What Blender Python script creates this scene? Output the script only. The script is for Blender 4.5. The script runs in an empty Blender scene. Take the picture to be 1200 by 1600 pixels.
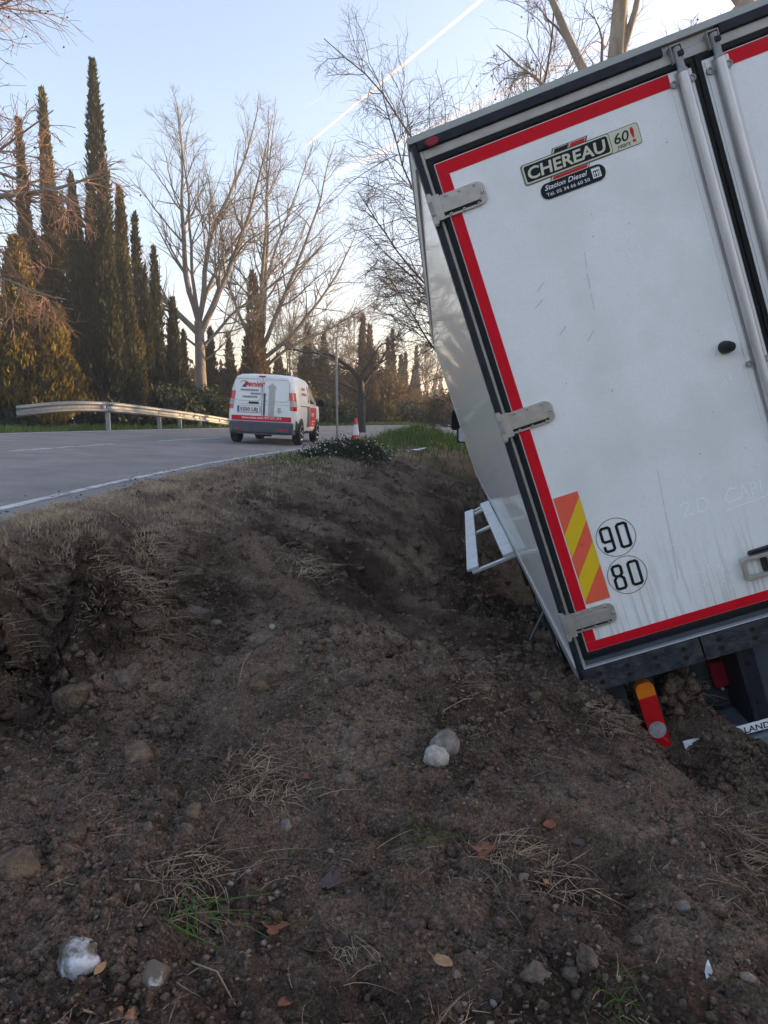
import bpy, bmesh, math, random
import numpy as np
from mathutils import Matrix, Vector

SC = bpy.context.scene
COL = SC.collection
PI = math.pi
D = PI / 180.0

# ------------------------------------------------------------------ camera
CZ = 1.55                      # camera height above the dug soil
FPX = 1110.0
PITCH = math.atan(145.0 / FPX)
cam_d = bpy.data.cameras.new('camera')
cam_d.sensor_fit = 'VERTICAL'
cam_d.sensor_height = 32.0
cam_d.lens = FPX / 1600.0 * 32.0
cam_d.clip_start = 0.05
cam_d.clip_end = 60000
cam = bpy.data.objects.new('camera', cam_d)
COL.objects.link(cam)
cam.location = (0, 0, CZ)
cam.rotation_euler = (PI / 2 - PITCH, 0, 0)
SC.camera = cam

# ------------------------------------------------------------------ sky, sun, exposure
SUN_EL, SUN_AZ = 8.0, 72.0      # azimuth measured from +Y (view direction) towards +X
world = bpy.data.worlds.new('World')
SC.world = world
world.use_nodes = True
wn, wl = world.node_tree.nodes, world.node_tree.links
wn.clear()
sky = wn.new('ShaderNodeTexSky')
sky.sky_type = 'NISHITA'
sky.sun_disc = False
sky.sun_elevation = SUN_EL * D
sky.sun_rotation = SUN_AZ * D
sky.altitude = 50
sky.air_density = 1.0
sky.dust_density = 2.6
sky.ozone_density = 1.25
bg = wn.new('ShaderNodeBackground')
bg.inputs['Strength'].default_value = 0.15
wo = wn.new('ShaderNodeOutputWorld')
# thin high veil: the same soft shoulder on the radiance of every direction
SKY_SHOULDER = 10.0
_a = wn.new('ShaderNodeVectorMath'); _a.operation = 'MULTIPLY_ADD'
_a.inputs[1].default_value = (1 / SKY_SHOULDER,) * 3; _a.inputs[2].default_value = (1, 1, 1)
_b = wn.new('ShaderNodeVectorMath'); _b.operation = 'DIVIDE'
wl.new(sky.outputs[0], _a.inputs[0]); wl.new(sky.outputs[0], _b.inputs[0]); wl.new(_a.outputs[0], _b.inputs[1])
_c = wn.new('ShaderNodeVectorMath'); _c.operation = 'MULTIPLY'      # white balance of the evening sky
_c.inputs[1].default_value = (1.03, .945, 1.0)
wl.new(_b.outputs[0], _c.inputs[0]); wl.new(_c.outputs[0], bg.inputs['Color'])
wl.new(bg.outputs[0], wo.inputs['Surface'])
sun_d = bpy.data.lights.new('sun', 'SUN')
sun_d.energy = 3.4
sun_d.angle = 0.5 * D
sun_d.color = (1.0, 0.64, 0.33)
sun = bpy.data.objects.new('sun', sun_d)
COL.objects.link(sun)
_s = Vector((math.sin(SUN_AZ * D) * math.cos(SUN_EL * D), math.cos(SUN_AZ * D) * math.cos(SUN_EL * D), math.sin(SUN_EL * D)))
sun.rotation_euler = _s.to_track_quat('Z', 'Y').to_euler()
SC.view_settings.view_transform = 'Standard'
SC.view_settings.look = 'None'
SC.view_settings.gamma = 1.0
SC.view_settings.use_curve_mapping = False
SC.view_settings.exposure = 2.3
SC.cycles.max_bounces = 6
SC.cycles.use_denoising = True
SC.cycles.denoising_prefilter = 'NONE'
SC.cycles.transparent_max_bounces = 12

# ------------------------------------------------------------------ materials
def mat(name, col, rough=0.7, metal=0.0, var=0.0, scale=8.0, col2=None, bump=0.0, bscale=60.0, spec=0.5,
        stretch=None, coat=0.0, detail=6.0, trans=0.0, pos=(.34, .66)):
    m = bpy.data.materials.new(name)
    m.use_nodes = True
    n, l = m.node_tree.nodes, m.node_tree.links
    b = n['Principled BSDF']
    b.inputs['Base Color'].default_value = (*col, 1)
    b.inputs['Roughness'].default_value = rough
    b.inputs['Metallic'].default_value = metal
    b.inputs['Specular IOR Level'].default_value = spec
    b.inputs['Coat Weight'].default_value = coat
    if trans:
        b.inputs['Transmission Weight'].default_value = trans
    tc = n.new('ShaderNodeTexCoord')
    src = tc.outputs['Object']
    if stretch:
        mp = n.new('ShaderNodeMapping')
        mp.inputs['Scale'].default_value = stretch
        l.new(src, mp.inputs['Vector'])
        src = mp.outputs[0]
    if col2 is not None or var:
        if col2 is None:
            col2 = tuple(min(1, c * (1 + var)) for c in col)
            col = tuple(c * (1 - var) for c in col)
        t = n.new('ShaderNodeTexNoise')
        t.inputs['Scale'].default_value = scale
        t.inputs['Detail'].default_value = detail
        t.inputs['Roughness'].default_value = 0.65
        l.new(src, t.inputs['Vector'])
        r = n.new('ShaderNodeValToRGB')
        r.color_ramp.elements[0].position = pos[0]
        r.color_ramp.elements[1].position = pos[1]
        r.color_ramp.elements[0].color = (*col, 1)
        r.color_ramp.elements[1].color = (*col2, 1)
        l.new(t.outputs['Fac'], r.inputs[0])
        l.new(r.outputs[0], b.inputs['Base Color'])
    if bump:
        t = n.new('ShaderNodeTexNoise')
        t.inputs['Scale'].default_value = bscale
        t.inputs['Detail'].default_value = 8
        l.new(src, t.inputs['Vector'])
        bp = n.new('ShaderNodeBump')
        bp.inputs['Strength'].default_value = bump
        bp.inputs['Distance'].default_value = 0.02
        l.new(t.outputs['Fac'], bp.inputs['Height'])
        l.new(bp.outputs[0], b.inputs['Normal'])
    return m

def leaf_mat(name, col, col2, scale=1.2, transl=0.25):
    """two-tone foliage, a little light passes through it"""
    m = mat(name, col, 0.75, col2=col2, scale=scale, spec=0.2)
    n, l = m.node_tree.nodes, m.node_tree.links
    b = n['Principled BSDF']
    tr = n.new('ShaderNodeBsdfTranslucent')
    src = b.inputs['Base Color'].links[0].from_socket
    l.new(src, tr.inputs['Color'])
    mx = n.new('ShaderNodeMixShader')
    mx.inputs[0].default_value = transl
    l.new(b.outputs[0], mx.inputs[1])
    l.new(tr.outputs[0], mx.inputs[2])
    l.new(mx.outputs[0], n['Material Output'].inputs['Surface'])
    return m

M = {}
M['white_paint'] = mat('white_paint', (.78, .78, .77), .35, var=.03, scale=3)
M['cargo_white'] = mat('cargo_white', (.84, .83, .81), .22, var=.06, scale=2.0, stretch=(1, 5, .35), bump=.05, bscale=3.5, coat=.3)
M['navy_rubber'] = mat('navy_rubber', (.012, .015, .023), .55, spec=.25, var=.3, scale=20, bump=.15, bscale=60)
M['gasket'] = mat('gasket', (.006, .007, .009), .6, spec=.2)
M['alu'] = mat('alu', (.56, .56, .56), .42, metal=.55, var=.1, scale=6, stretch=(8, 8, 1))
M['alu_dull'] = mat('alu_dull', (.40, .385, .36), .5, metal=.35, var=.12, scale=14, bump=.1, bscale=50)
M['steel_hinge'] = mat('steel_hinge', (.40, .375, .34), .45, metal=.45, var=.12, scale=18, bump=.08, bscale=90)
M['galv'] = mat('galv', (.27, .28, .28), .55, metal=.35, var=.16, scale=12)
M['roof_lip'] = mat('roof_lip', (.36, .38, .36), .5, var=.12, scale=4)
M['red_tape'] = mat('red_tape', (.60, .003, .016), .6, spec=.15, var=.08, scale=9)
M['tape_orange'] = mat('tape_orange', (.80, .115, .06), .4, var=.05, scale=12)
M['tape_yellow'] = mat('tape_yellow', (.74, .50, .01), .4, var=.04, scale=12)
M['black'] = mat('black', (.008, .009, .012), .45, spec=.25)
M['black_matt'] = mat('black_matt', (.012, .012, .013), .8, var=.3)
M['sticker_navy'] = mat('sticker_navy', (.010, .013, .020), .55, spec=.15)
M['cream'] = mat('cream', (.62, .62, .47), .55, spec=.15)
M['sticker_white'] = mat('sticker_white', (.82, .83, .82), .35)
M['sticker_red'] = mat('sticker_red', (.58, .02, .035), .55, spec=.15)
M['chalk'] = mat('chalk', (.97, .98, .98), .9)
M['grime'] = mat('grime', (.52, .51, .49), .9)
M['lamp_red'] = mat('lamp_red', (.55, .008, .012), .12, coat=.6, var=.12, scale=60)
M['lamp_dark'] = mat('lamp_dark', (.24, .008, .02), .35, spec=.3)
M['lamp_amber'] = mat('lamp_amber', (.75, .20, .01), .12, coat=.6, var=.1, scale=60)
M['lamp_clear'] = mat('lamp_clear', (.36, .35, .34), .3, coat=.4, var=.25, scale=30, bump=.4, bscale=90)
M['plate_navy'] = mat('plate_navy', (.045, .058, .075), .45, var=.25, scale=5, bump=.1, bscale=30)
M['diamond'] = mat('diamond', (.30, .36, .40), .38, metal=.6, var=.2, scale=10)
M['quartz_dirty'] = mat('quartz_dirty', (.14, .10, .07), .7, col2=(.55, .54, .52), scale=15, pos=(.55, .66), detail=10, bump=.6, bscale=30)
M['conifer_sun_tint'] = leaf_mat('conifer_sun_tint', (.05, .048, .012), (.21, .15, .026), .9)  # gold of the low sun painted into the foliage colour
M['buffer'] = mat('buffer', (.018, .021, .028), .6, col2=(.075, .078, .08), scale=16, bump=.4, bscale=50, spec=.3, detail=10, pos=(.42, .72))
M['tyre'] = mat('tyre', (.014, .014, .014), .85, bump=.2, bscale=80)
M['glass_dark'] = mat('glass_dark', (.010, .012, .014), .25, spec=.2)
M['guard_alu'] = mat('guard_alu', (.62, .64, .65), .45, metal=.25, var=.12, scale=9)
M['rim'] = mat('rim', (.45, .46, .47), .35, metal=.7)
M['asphalt'] = mat('asphalt', (.195, .178, .165), .85, col2=(.29, .265, .245), scale=1.1, bump=.6, bscale=220, detail=12)
M['line_paint'] = mat('line_paint', (.25, .24, .235), .8, col2=(.56, .55, .53), pos=(.40, .56), scale=5, bump=.2, bscale=60)
M['cone_red'] = mat('cone_red', (.78, .045, .03), .5, var=.08, scale=20)
M['cone_white'] = mat('cone_white', (.75, .76, .80), .45, var=.05, scale=20)
M['bark_pale'] = mat('bark_pale', (.085, .078, .072), .9, col2=(.18, .165, .148), scale=2.2, bump=.5, bscale=9, stretch=(1, 1, .45))
M['bark_plane'] = mat('bark_plane', (.11, .098, .078), .9, col2=(.28, .255, .21), scale=2.6, bump=.4, bscale=9, stretch=(1, 1, .5))
M['bark_dark'] = mat('bark_dark', (.045, .035, .03), .9, var=.3, scale=5, bump=.5, bscale=12)
M['twig_pale'] = mat('twig_pale', (.15, .135, .118), .9, var=.2, scale=1)
M['twig_red'] = mat('twig_red', (.21, .125, .085), .9, var=.25, scale=1)
M['twig_dark'] = mat('twig_dark', (.075, .06, .05), .9, var=.3, scale=1)
M['seed'] = mat('seed', (.07, .05, .035), .9)
M['cypress'] = leaf_mat('cypress', (.016, .021, .008), (.046, .048, .015), .9)
M['cypress_sun_tint'] = leaf_mat('cypress_sun_tint', (.038, .038, .010), (.13, .10, .020), .9)  # cypress green with warm sunlight mixed into its colour
M['brown_leaf'] = leaf_mat('brown_leaf', (.065, .048, .020), (.14, .085, .032), .5)
M['shrub'] = leaf_mat('shrub', (.020, .030, .014), (.055, .065, .034), 2)
M['shrub_gold'] = leaf_mat('shrub_gold', (.08, .07, .015), (.20, .14, .025), 1)
M['grass_green'] = leaf_mat('grass_green', (.05, .10, .018), (.13, .20, .04), 1.5)
M['grass_dry'] = leaf_mat('grass_dry', (.29, .21, .135), (.58, .46, .32), 3.0, .15)
M['straw'] = leaf_mat('straw', (.19, .13, .08), (.44, .33, .21), 9.0, .1)
M['flower'] = mat('flower', (.75, .75, .72), .8)
M['leaf_rust'] = mat('leaf_rust', (.20, .065, .03), .7, var=.3, scale=40)
M['leaf_tan'] = mat('leaf_tan', (.40, .22, .10), .7, var=.2, scale=40)
M['leaf_plum'] = mat('leaf_plum', (.085, .05, .045), .7, var=.3, scale=40)
M['stone_white'] = mat('stone_white', (.20, .165, .13), .85, col2=(.47, .43, .37), scale=22, detail=12, pos=(.28, .58), bump=.6, bscale=40)
M['stone_grey'] = mat('stone_grey', (.11, .09, .072), .9, col2=(.28, .245, .21), scale=26, detail=12, bump=.7, bscale=40)
M['stone_soil'] = mat('stone_soil', (.075, .052, .038), .95, col2=(.23, .168, .122), scale=34, detail=12, bump=1.0, bscale=70)
M['stone_ochre'] = mat('stone_ochre', (.08, .055, .040), .95, col2=(.25, .17, .10), scale=24, detail=12, bump=1.0, bscale=70)
M['quartz'] = mat('quartz', (.13, .095, .065), .5, col2=(.66, .67, .68), scale=13, pos=(.44, .60), detail=10, bump=.5, bscale=30)
M['brick'] = mat('brick', (.38, .17, .09), .9, var=.25, scale=30, bump=.4, bscale=60)

def soil_mat(name, dark, mid, light):
    m = bpy.data.materials.new(name)
    m.use_nodes = True
    n, l = m.node_tree.nodes, m.node_tree.links
    b = n['Principled BSDF']
    b.inputs['Roughness'].default_value = 0.95
    b.inputs['Specular IOR Level'].default_value = 0.15
    tc = n.new('ShaderNodeTexCoord')
    def noise(s, d=8, r=.65):
        t = n.new('ShaderNodeTexNoise')
        t.inputs['Scale'].default_value = s
        t.inputs['Detail'].default_value = d
        t.inputs['Roughness'].default_value = r
        l.new(tc.outputs['Object'], t.inputs['Vector'])
        return t
    a, c = noise(1.7, 6), noise(48, 10, .8)
    r1 = n.new('ShaderNodeValToRGB')
    r1.color_ramp.elements[0].position = .36
    r1.color_ramp.elements[1].position = .66
    r1.color_ramp.elements[0].color = (*dark, 1)
    r1.color_ramp.elements[1].color = (*mid, 1)
    l.new(a.outputs['Fac'], r1.inputs[0])
    r2 = n.new('ShaderNodeValToRGB')
    r2.color_ramp.elements[0].position = .50
    r2.color_ramp.elements[1].position = .80
    r2.color_ramp.elements[0].color = (0, 0, 0, 1)
    r2.color_ramp.elements[1].color = (1, 1, 1, 1)
    l.new(c.outputs['Fac'], r2.inputs[0])
    at = n.new('ShaderNodeAttribute'); at.attribute_name = 'damp_shade'
    wet_shade = n.new('ShaderNodeMixRGB'); wet_shade.blend_type = 'MULTIPLY'
    wet_shade.inputs[2].default_value = (.40, .37, .36, 1)  # darkens moist earth and the shade painted into the trough
    mx = n.new('ShaderNodeMixRGB')
    mx.inputs[2].default_value = (*light, 1)
    l.new(r2.outputs[0], mx.inputs[0])
    l.new(r1.outputs[0], mx.inputs[1])
    l.new(at.outputs['Fac'], wet_shade.inputs[0]); l.new(mx.outputs[0], wet_shade.inputs[1])
    gr = n.new('ShaderNodeValToRGB')          # grain: every crumb a little lighter or darker
    gr.color_ramp.elements[0].position = .36; gr.color_ramp.elements[1].position = .64
    gr.color_ramp.elements[0].color = (.42, .41, .41, 1); gr.color_ramp.elements[1].color = (1.5, 1.47, 1.43, 1)
    l.new(noise(105, 6, .7).outputs['Fac'], gr.inputs[0])
    gm = n.new('ShaderNodeMixRGB'); gm.blend_type = 'MULTIPLY'; gm.inputs[0].default_value = 1
    l.new(wet_shade.outputs[0], gm.inputs[1]); l.new(gr.outputs[0], gm.inputs[2])
    l.new(gm.outputs[0], b.inputs['Base Color'])
    g = noise(130, 10, .8)
    bp = n.new('ShaderNodeBump')
    bp.inputs['Strength'].default_value = 1.0
    bp.inputs['Distance'].default_value = .016
    l.new(g.outputs['Fac'], bp.inputs['Height'])
    l.new(bp.outputs[0], b.inputs['Normal'])
    return m
M['clod_light'] = mat('clod_light', (.16, .118, .088), .95, col2=(.31, .24, .185), scale=30, bump=.8, bscale=90)
M['clod_dark'] = mat('clod_dark', (.045, .031, .024), .95, col2=(.11, .075, .055), scale=30, bump=.8, bscale=90)
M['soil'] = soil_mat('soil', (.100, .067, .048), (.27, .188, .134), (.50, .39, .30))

def door_mat():
    """white door skin: fine orange-peel speckle, dark specks, drip streaks that grow towards the sill"""
    m = bpy.data.materials.new('door_skin')
    m.use_nodes = True
    n, l = m.node_tree.nodes, m.node_tree.links
    b = n['Principled BSDF']
    b.inputs['Roughness'].default_value = .38
    tc = n.new('ShaderNodeTexCoord')
    def noise(s, st=(1, 1, 1), d=6):
        mp = n.new('ShaderNodeMapping')
        mp.inputs['Scale'].default_value = st
        l.new(tc.outputs['Object'], mp.inputs['Vector'])
        t = n.new('ShaderNodeTexNoise')
        t.inputs['Scale'].default_value = s
        t.inputs['Detail'].default_value = d
        l.new(mp.outputs[0], t.inputs['Vector'])
        return t
    def ramp(src, p0, p1, inv=False):
        r = n.new('ShaderNodeValToRGB')
        r.color_ramp.elements[0].position = p0
        r.color_ramp.elements[1].position = p1
        if inv:
            r.color_ramp.elements[0].color = (1, 1, 1, 1)
            r.color_ramp.elements[1].color = (0, 0, 0, 1)
        l.new(src, r.inputs[0])
        return r.outputs[0]
    base = n.new('ShaderNodeMixRGB')
    base.inputs[1].default_value = (.85, .86, .86, 1)
    base.inputs[2].default_value = (.80, .81, .81, 1)
    l.new(ramp(noise(150, d=3).outputs['Fac'], .42, .60), base.inputs[0])
    cl = n.new('ShaderNodeMixRGB')
    cl.inputs[2].default_value = (.62, .62, .60, 1)
    q = n.new('ShaderNodeMath'); q.operation = 'MULTIPLY'; q.inputs[1].default_value = .62
    l.new(ramp(noise(2.3, d=8).outputs['Fac'], .45, .75), q.inputs[0])
    l.new(q.outputs[0], cl.inputs[0]); l.new(base.outputs[0], cl.inputs[1])
    sp = n.new('ShaderNodeMixRGB')
    sp.inputs[2].default_value = (.33, .33, .33, 1)
    l.new(ramp(noise(42, d=2).outputs['Fac'], .735, .77), sp.inputs[0]); l.new(cl.outputs[0], sp.inputs[1])
    # drips
    xyz = n.new('ShaderNodeSeparateXYZ')
    l.new(tc.outputs['Object'], xyz.inputs[0])
    low = n.new('ShaderNodeMapRange')
    low.inputs['From Min'].default_value = .75
    low.inputs['From Max'].default_value = .2
    l.new(xyz.outputs['Z'], low.inputs['Value'])
    dr = n.new('ShaderNodeMath'); dr.operation = 'MULTIPLY'
    l.new(ramp(noise(60, (1, 1, .05), 4).outputs['Fac'], .50, .68), dr.inputs[0]); l.new(low.outputs[0], dr.inputs[1])
    dm = n.new('ShaderNodeMath'); dm.operation = 'MULTIPLY'; dm.inputs[1].default_value = .75
    l.new(dr.outputs[0], dm.inputs[0])
    fin = n.new('ShaderNodeMixRGB')
    fin.inputs[2].default_value = (.46, .45, .42, 1)
    l.new(dm.outputs[0], fin.inputs[0]); l.new(sp.outputs[0], fin.inputs[1])
    l.new(fin.outputs[0], b.inputs['Base Color'])
    bp = n.new('ShaderNodeBump')
    bp.inputs['Strength'].default_value = .12
    bp.inputs['Distance'].default_value = .004
    l.new(noise(70, d=3).outputs['Fac'], bp.inputs['Height'])
    l.new(bp.outputs[0], b.inputs['Normal'])
    return m
M['door_skin'] = door_mat()

def trail_mat(name, dens, scale):
    """ice-crystal trail: mostly clear, scatters sunlight, ragged edges"""
    m = bpy.data.materials.new(name)
    m.use_nodes = True
    n, l = m.node_tree.nodes, m.node_tree.links
    n.remove(n['Principled BSDF'])
    df = n.new('ShaderNodeBsdfDiffuse'); df.inputs[0].default_value = (.95, .95, .95, 1)
    tl = n.new('ShaderNodeBsdfTranslucent'); tl.inputs[0].default_value = (.95, .95, .95, 1)
    mx = n.new('ShaderNodeMixShader'); mx.inputs[0].default_value = .5
    l.new(df.outputs[0], mx.inputs[1]); l.new(tl.outputs[0], mx.inputs[2])
    tp = n.new('ShaderNodeBsdfTransparent')
    out = n.new('ShaderNodeMixShader')
    tc = n.new('ShaderNodeTexCoord')
    t = n.new('ShaderNodeTexNoise'); t.inputs['Scale'].default_value = scale; t.inputs['Detail'].default_value = 5
    l.new(tc.outputs['Object'], t.inputs['Vector'])
    lw = n.new('ShaderNodeLayerWeight'); lw.inputs[0].default_value = .5
    iv = n.new('ShaderNodeMath'); iv.operation = 'SUBTRACT'; iv.inputs[0].default_value = 1.0
    l.new(lw.outputs['Facing'], iv.inputs[1])
    mu = n.new('ShaderNodeMath'); mu.operation = 'MULTIPLY'
    l.new(iv.outputs[0], mu.inputs[0]); l.new(t.outputs['Fac'], mu.inputs[1])
    md = n.new('ShaderNodeMath'); md.operation = 'MULTIPLY'; md.inputs[1].default_value = dens; md.use_clamp = True
    l.new(mu.outputs[0], md.inputs[0])
    l.new(md.outputs[0], out.inputs[0]); l.new(tp.outputs[0], out.inputs[1]); l.new(mx.outputs[0], out.inputs[2])
    l.new(out.outputs[0], n['Material Output'].inputs['Surface'])
    return m

# ------------------------------------------------------------------ object helpers
def tag(o, label=None, cat=None, group=None, kind=None):
    if label: o['label'] = label
    if cat: o['category'] = cat
    if group: o['group'] = group
    if kind: o['kind'] = kind
    return o

def empty(name, loc=(0, 0, 0), rz=0.0, mw=None):
    o = bpy.data.objects.new(name, None)
    COL.objects.link(o)
    o.empty_display_size = .2
    if mw is not None: o.matrix_world = mw
    else:
        o.location = loc; o.rotation_euler = (0, 0, rz)
    return o

def link(name, me, parent=None):
    o = bpy.data.objects.new(name, me)
    COL.objects.link(o)
    if parent is not None: o.parent = parent
    return o

def np_mesh(name, V, F, m, parent=None, smooth=False):
    """mesh from numpy arrays; F is (n,3) or (n,4)"""
    me = bpy.data.meshes.new(name)
    V = np.ascontiguousarray(V, np.float32); F = np.ascontiguousarray(F, np.int32)
    k = F.shape[1]
    me.vertices.add(len(V)); me.vertices.foreach_set('co', V.ravel())
    me.loops.add(F.size); me.loops.foreach_set('vertex_index', F.ravel())
    me.polygons.add(len(F))
    me.polygons.foreach_set('loop_start', np.arange(0, F.size, k, dtype=np.int32))
    me.polygons.foreach_set('loop_total', np.full(len(F), k, np.int32))
    if smooth: me.polygons.foreach_set('use_smooth', np.ones(len(F), bool))
    me.update(calc_edges=True)
    me.materials.append(m)
    return link(name, me, parent)

class MB:
    def __init__(s): s.v, s.f, s.mi, s.mats = [], [], [], []
    def m(s, mt):
        if mt not in s.mats: s.mats.append(mt)
        return s.mats.index(mt)
    def add(s, vs, fs, mt):
        b = len(s.v); k = s.m(mt)
        s.v += [tuple(p) for p in vs]
        for f in fs:
            s.f.append(tuple(i + b for i in f)); s.mi.append(k)
        return s
    def box(s, a, b, mt, tf=None):
        x0, y0, z0 = a; x1, y1, z1 = b
        v = [(x0, y0, z0), (x1, y0, z0), (x1, y1, z0), (x0, y1, z0), (x0, y0, z1), (x1, y0, z1), (x1, y1, z1), (x0, y1, z1)]
        if tf: v = [tf(p) for p in v]
        return s.add(v, [(0, 3, 2, 1), (4, 5, 6, 7), (0, 1, 5, 4), (1, 2, 6, 5), (2, 3, 7, 6), (3, 0, 4, 7)], mt)
    def prism(s, poly, y0, y1, mt):
        """polygon in (x,z), counter-clockwise seen from -y, extruded from y0 (front) to y1"""
        n = len(poly)
        v = [(x, y0, z) for x, z in poly] + [(x, y1, z) for x, z in poly]
        f = [tuple(range(n)), tuple(range(2 * n - 1, n - 1, -1))]
        f += [(i, i + n, (i + 1) % n + n, (i + 1) % n) for i in range(n)]
        return s.add(v, f, mt)
    def ring(s, outer, inner, y0, y1, mt):
        n = len(outer)
        v = [(x, y0, z) for x, z in outer] + [(x, y0, z) for x, z in inner] + [(x, y1, z) for x, z in outer] + [(x, y1, z) for x, z in inner]
        f = []
        for i in range(n):
            j = (i + 1) % n
            f += [(i, j, n + j, n + i), (i, 2 * n + i, 2 * n + j, j), (n + i, n + j, 3 * n + j, 3 * n + i)]
        return s.add(v, f, mt)
    def tube(s, pts, rad, mt, n=8, cap=True):
        pts = [Vector(p) for p in pts]
        if not hasattr(rad, '__len__'): rad = [rad] * len(pts)
        v, f = [], []
        d0 = (pts[1] - pts[0]).normalized()
        a = d0.orthogonal().normalized()
        for i, p in enumerate(pts):
            d = (pts[min(i + 1, len(pts) - 1)] - pts[max(i - 1, 0)]).normalized()
            a = (a - d * a.dot(d)).normalized(); b = d.cross(a)
            for k in range(n):
                t = 2 * PI * k / n
                v.append(p + (a * math.cos(t) + b * math.sin(t)) * rad[i])
        for i in range(len(pts) - 1):
            for k in range(n):
                q = (k + 1) % n
                f.append((i * n + k, i * n + q, (i + 1) * n + q, (i + 1) * n + k))
        if cap:
            f.append(tuple(range(n - 1, -1, -1))); f.append(tuple(range((len(pts) - 1) * n, len(pts) * n)))
        return s.add(v, f, mt)
    def build(s, name, parent=None, smooth=False, bevel=0.0, angle=35):
        me = bpy.data.meshes.new(name)
        me.from_pydata(s.v, [], s.f)
        for mt in s.mats: me.materials.append(mt)
        me.polygons.foreach_set('material_index', np.array(s.mi, np.int32))
        me.update()
        if smooth:
            me.polygons.foreach_set('use_smooth', np.ones(len(me.polygons), bool))
            me.set_sharp_from_angle(angle=angle * D)
        o = link(name, me, parent)
        if bevel:
            bv = o.modifiers.new('bevel', 'BEVEL'); bv.width = bevel; bv.segments = 2; bv.limit_method = 'ANGLE'; bv.angle_limit = 40 * D
        return o

def rrect(x0, z0, x1, z1, r, n=5):
    out = []
    for cx, cz, a0 in ((x1 - r, z0 + r, -90), (x1 - r, z1 - r, 0), (x0 + r, z1 - r, 90), (x0 + r, z0 + r, 180)):
        for k in range(n + 1):
            t = (a0 + 90 * k / n) * D
            out.append((cx + r * math.cos(t), cz + r * math.sin(t)))
    return out

def circle(cx, cz, r, n=40):
    return [(cx + r * math.cos(2 * PI * k / n), cz + r * math.sin(2 * PI * k / n)) for k in range(n)]

def text2d(body, size, bold=0.0, shear=0.0, width=None):
    """flat outline mesh of a word: vertices in 2-D and faces; width squeezes it to a length"""
    cu = bpy.data.curves.new('word', 'FONT')
    cu.body = body; cu.size = size; cu.shear = shear; cu.offset = bold * size; cu.resolution_u = 3
    ob = bpy.data.objects.new('word', cu); COL.objects.link(ob)
    dg = bpy.context.evaluated_depsgraph_get(); dg.update()
    me = ob.evaluated_get(dg).to_mesh()
    v = [(p.co.x, p.co.y) for p in me.vertices]; f = [tuple(p.vertices) for p in me.polygons]
    ob.evaluated_get(dg).to_mesh_clear()
    COL.objects.unlink(ob); bpy.data.objects.remove(ob); bpy.data.curves.remove(cu)
    x0 = min(p[0] for p in v); x1 = max(p[0] for p in v)
    k = (width / (x1 - x0)) if width else 1.0
    return [((x - x0) * k, y) for x, y in v], f

def strokes2d(lines, w):
    """flat ribbons with round-ish joins along polylines"""
    v, f = [], []
    for ln in lines:
        for (x0, y0), (x1, y1) in zip(ln[:-1], ln[1:]):
            L = math.hypot(x1 - x0, y1 - y0) or 1e-6
            dx, dy = (x1 - x0) / L, (y1 - y0) / L
            e = w * .22
            a = (x0 - dx * e, y0 - dy * e); b = (x1 + dx * e, y1 + dy * e)
            nx, ny = -dy * w / 2, dx * w / 2
            k = len(v)
            v += [(a[0] - nx, a[1] - ny), (b[0] - nx, b[1] - ny), (b[0] + nx, b[1] + ny), (a[0] + nx, a[1] + ny)]
            f.append((k, k + 1, k + 2, k + 3))
    return v, f

# ------------------------------------------------------------------ noise (numpy)
_rng = np.random.default_rng(7)
_perm = _rng.permutation(512)
def _h(ix, iy, s): return _perm[(_perm[(ix + s * 17) & 511] + iy + s * 31) & 511]
def perlin(x, y, s=0):
    ix, iy = np.floor(x).astype(int), np.floor(y).astype(int)
    fx, fy = x - ix, y - iy
    u, v = fx * fx * fx * (fx * (fx * 6 - 15) + 10), fy * fy * fy * (fy * (fy * 6 - 15) + 10)
    def g(a, b, dx, dy):
        t = _h(a, b, s) * (2 * PI / 512)
        return np.cos(t) * dx + np.sin(t) * dy
    n00, n10 = g(ix, iy, fx, fy), g(ix + 1, iy, fx - 1, fy)
    n01, n11 = g(ix, iy + 1, fx, fy - 1), g(ix + 1, iy + 1, fx - 1, fy - 1)
    return (n00 * (1 - u) + n10 * u) * (1 - v) + (n01 * (1 - u) + n11 * u) * v
def fbm(x, y, s=0, o=4, g=.5):
    r, a, k = 0, 1, 1
    for i in range(o):
        r = r + a * perlin(x * k, y * k, s + i); a *= g; k *= 2.03
    return r
def lumps(x, y, cell, s, keep=.7, lo=.2, hi=.55):
    """broken clods: one tilted many-sided lump per random cell"""
    X, Y = x / cell, y / cell
    ix, iy = np.floor(X).astype(int), np.floor(Y).astype(int)
    out = np.zeros_like(X)
    for a in (-1, 0, 1):
        for b in (-1, 0, 1):
            cx, cy = ix + a, iy + b
            r0 = _h(cx, cy, s) / 512.; r1 = _h(cx, cy, s + 3) / 512.; r2 = _h(cx, cy, s + 5) / 512.; r3 = _h(cx, cy, s + 9) / 512.
            R = lo + (hi - lo) * r2 * r2
            dx, dy = X - cx - r0, Y - cy - r1
            ca, sa = np.cos(r1 * 40), np.sin(r1 * 40)
            ux, uy = np.abs(dx * ca + dy * sa), np.abs(dy * ca - dx * sa) * (1 + .6 * r0)
            dd = np.maximum(np.maximum(ux, uy), .72 * (ux + uy))          # broken, many-sided outline
            h = R * (np.clip(1.9 * (1 - dd / R), 0, .75) * (1 + .5 * (r0 - .5) * dx / R + .6 * (r2 - .4) * dy / R)) * (r3 < keep)
            out = np.maximum(out, h)
    return out * cell
def sstep(a, b, x):
    t = np.clip((x - a) / (b - a), 0, 1); return t * t * (3 - 2 * t)

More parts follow.
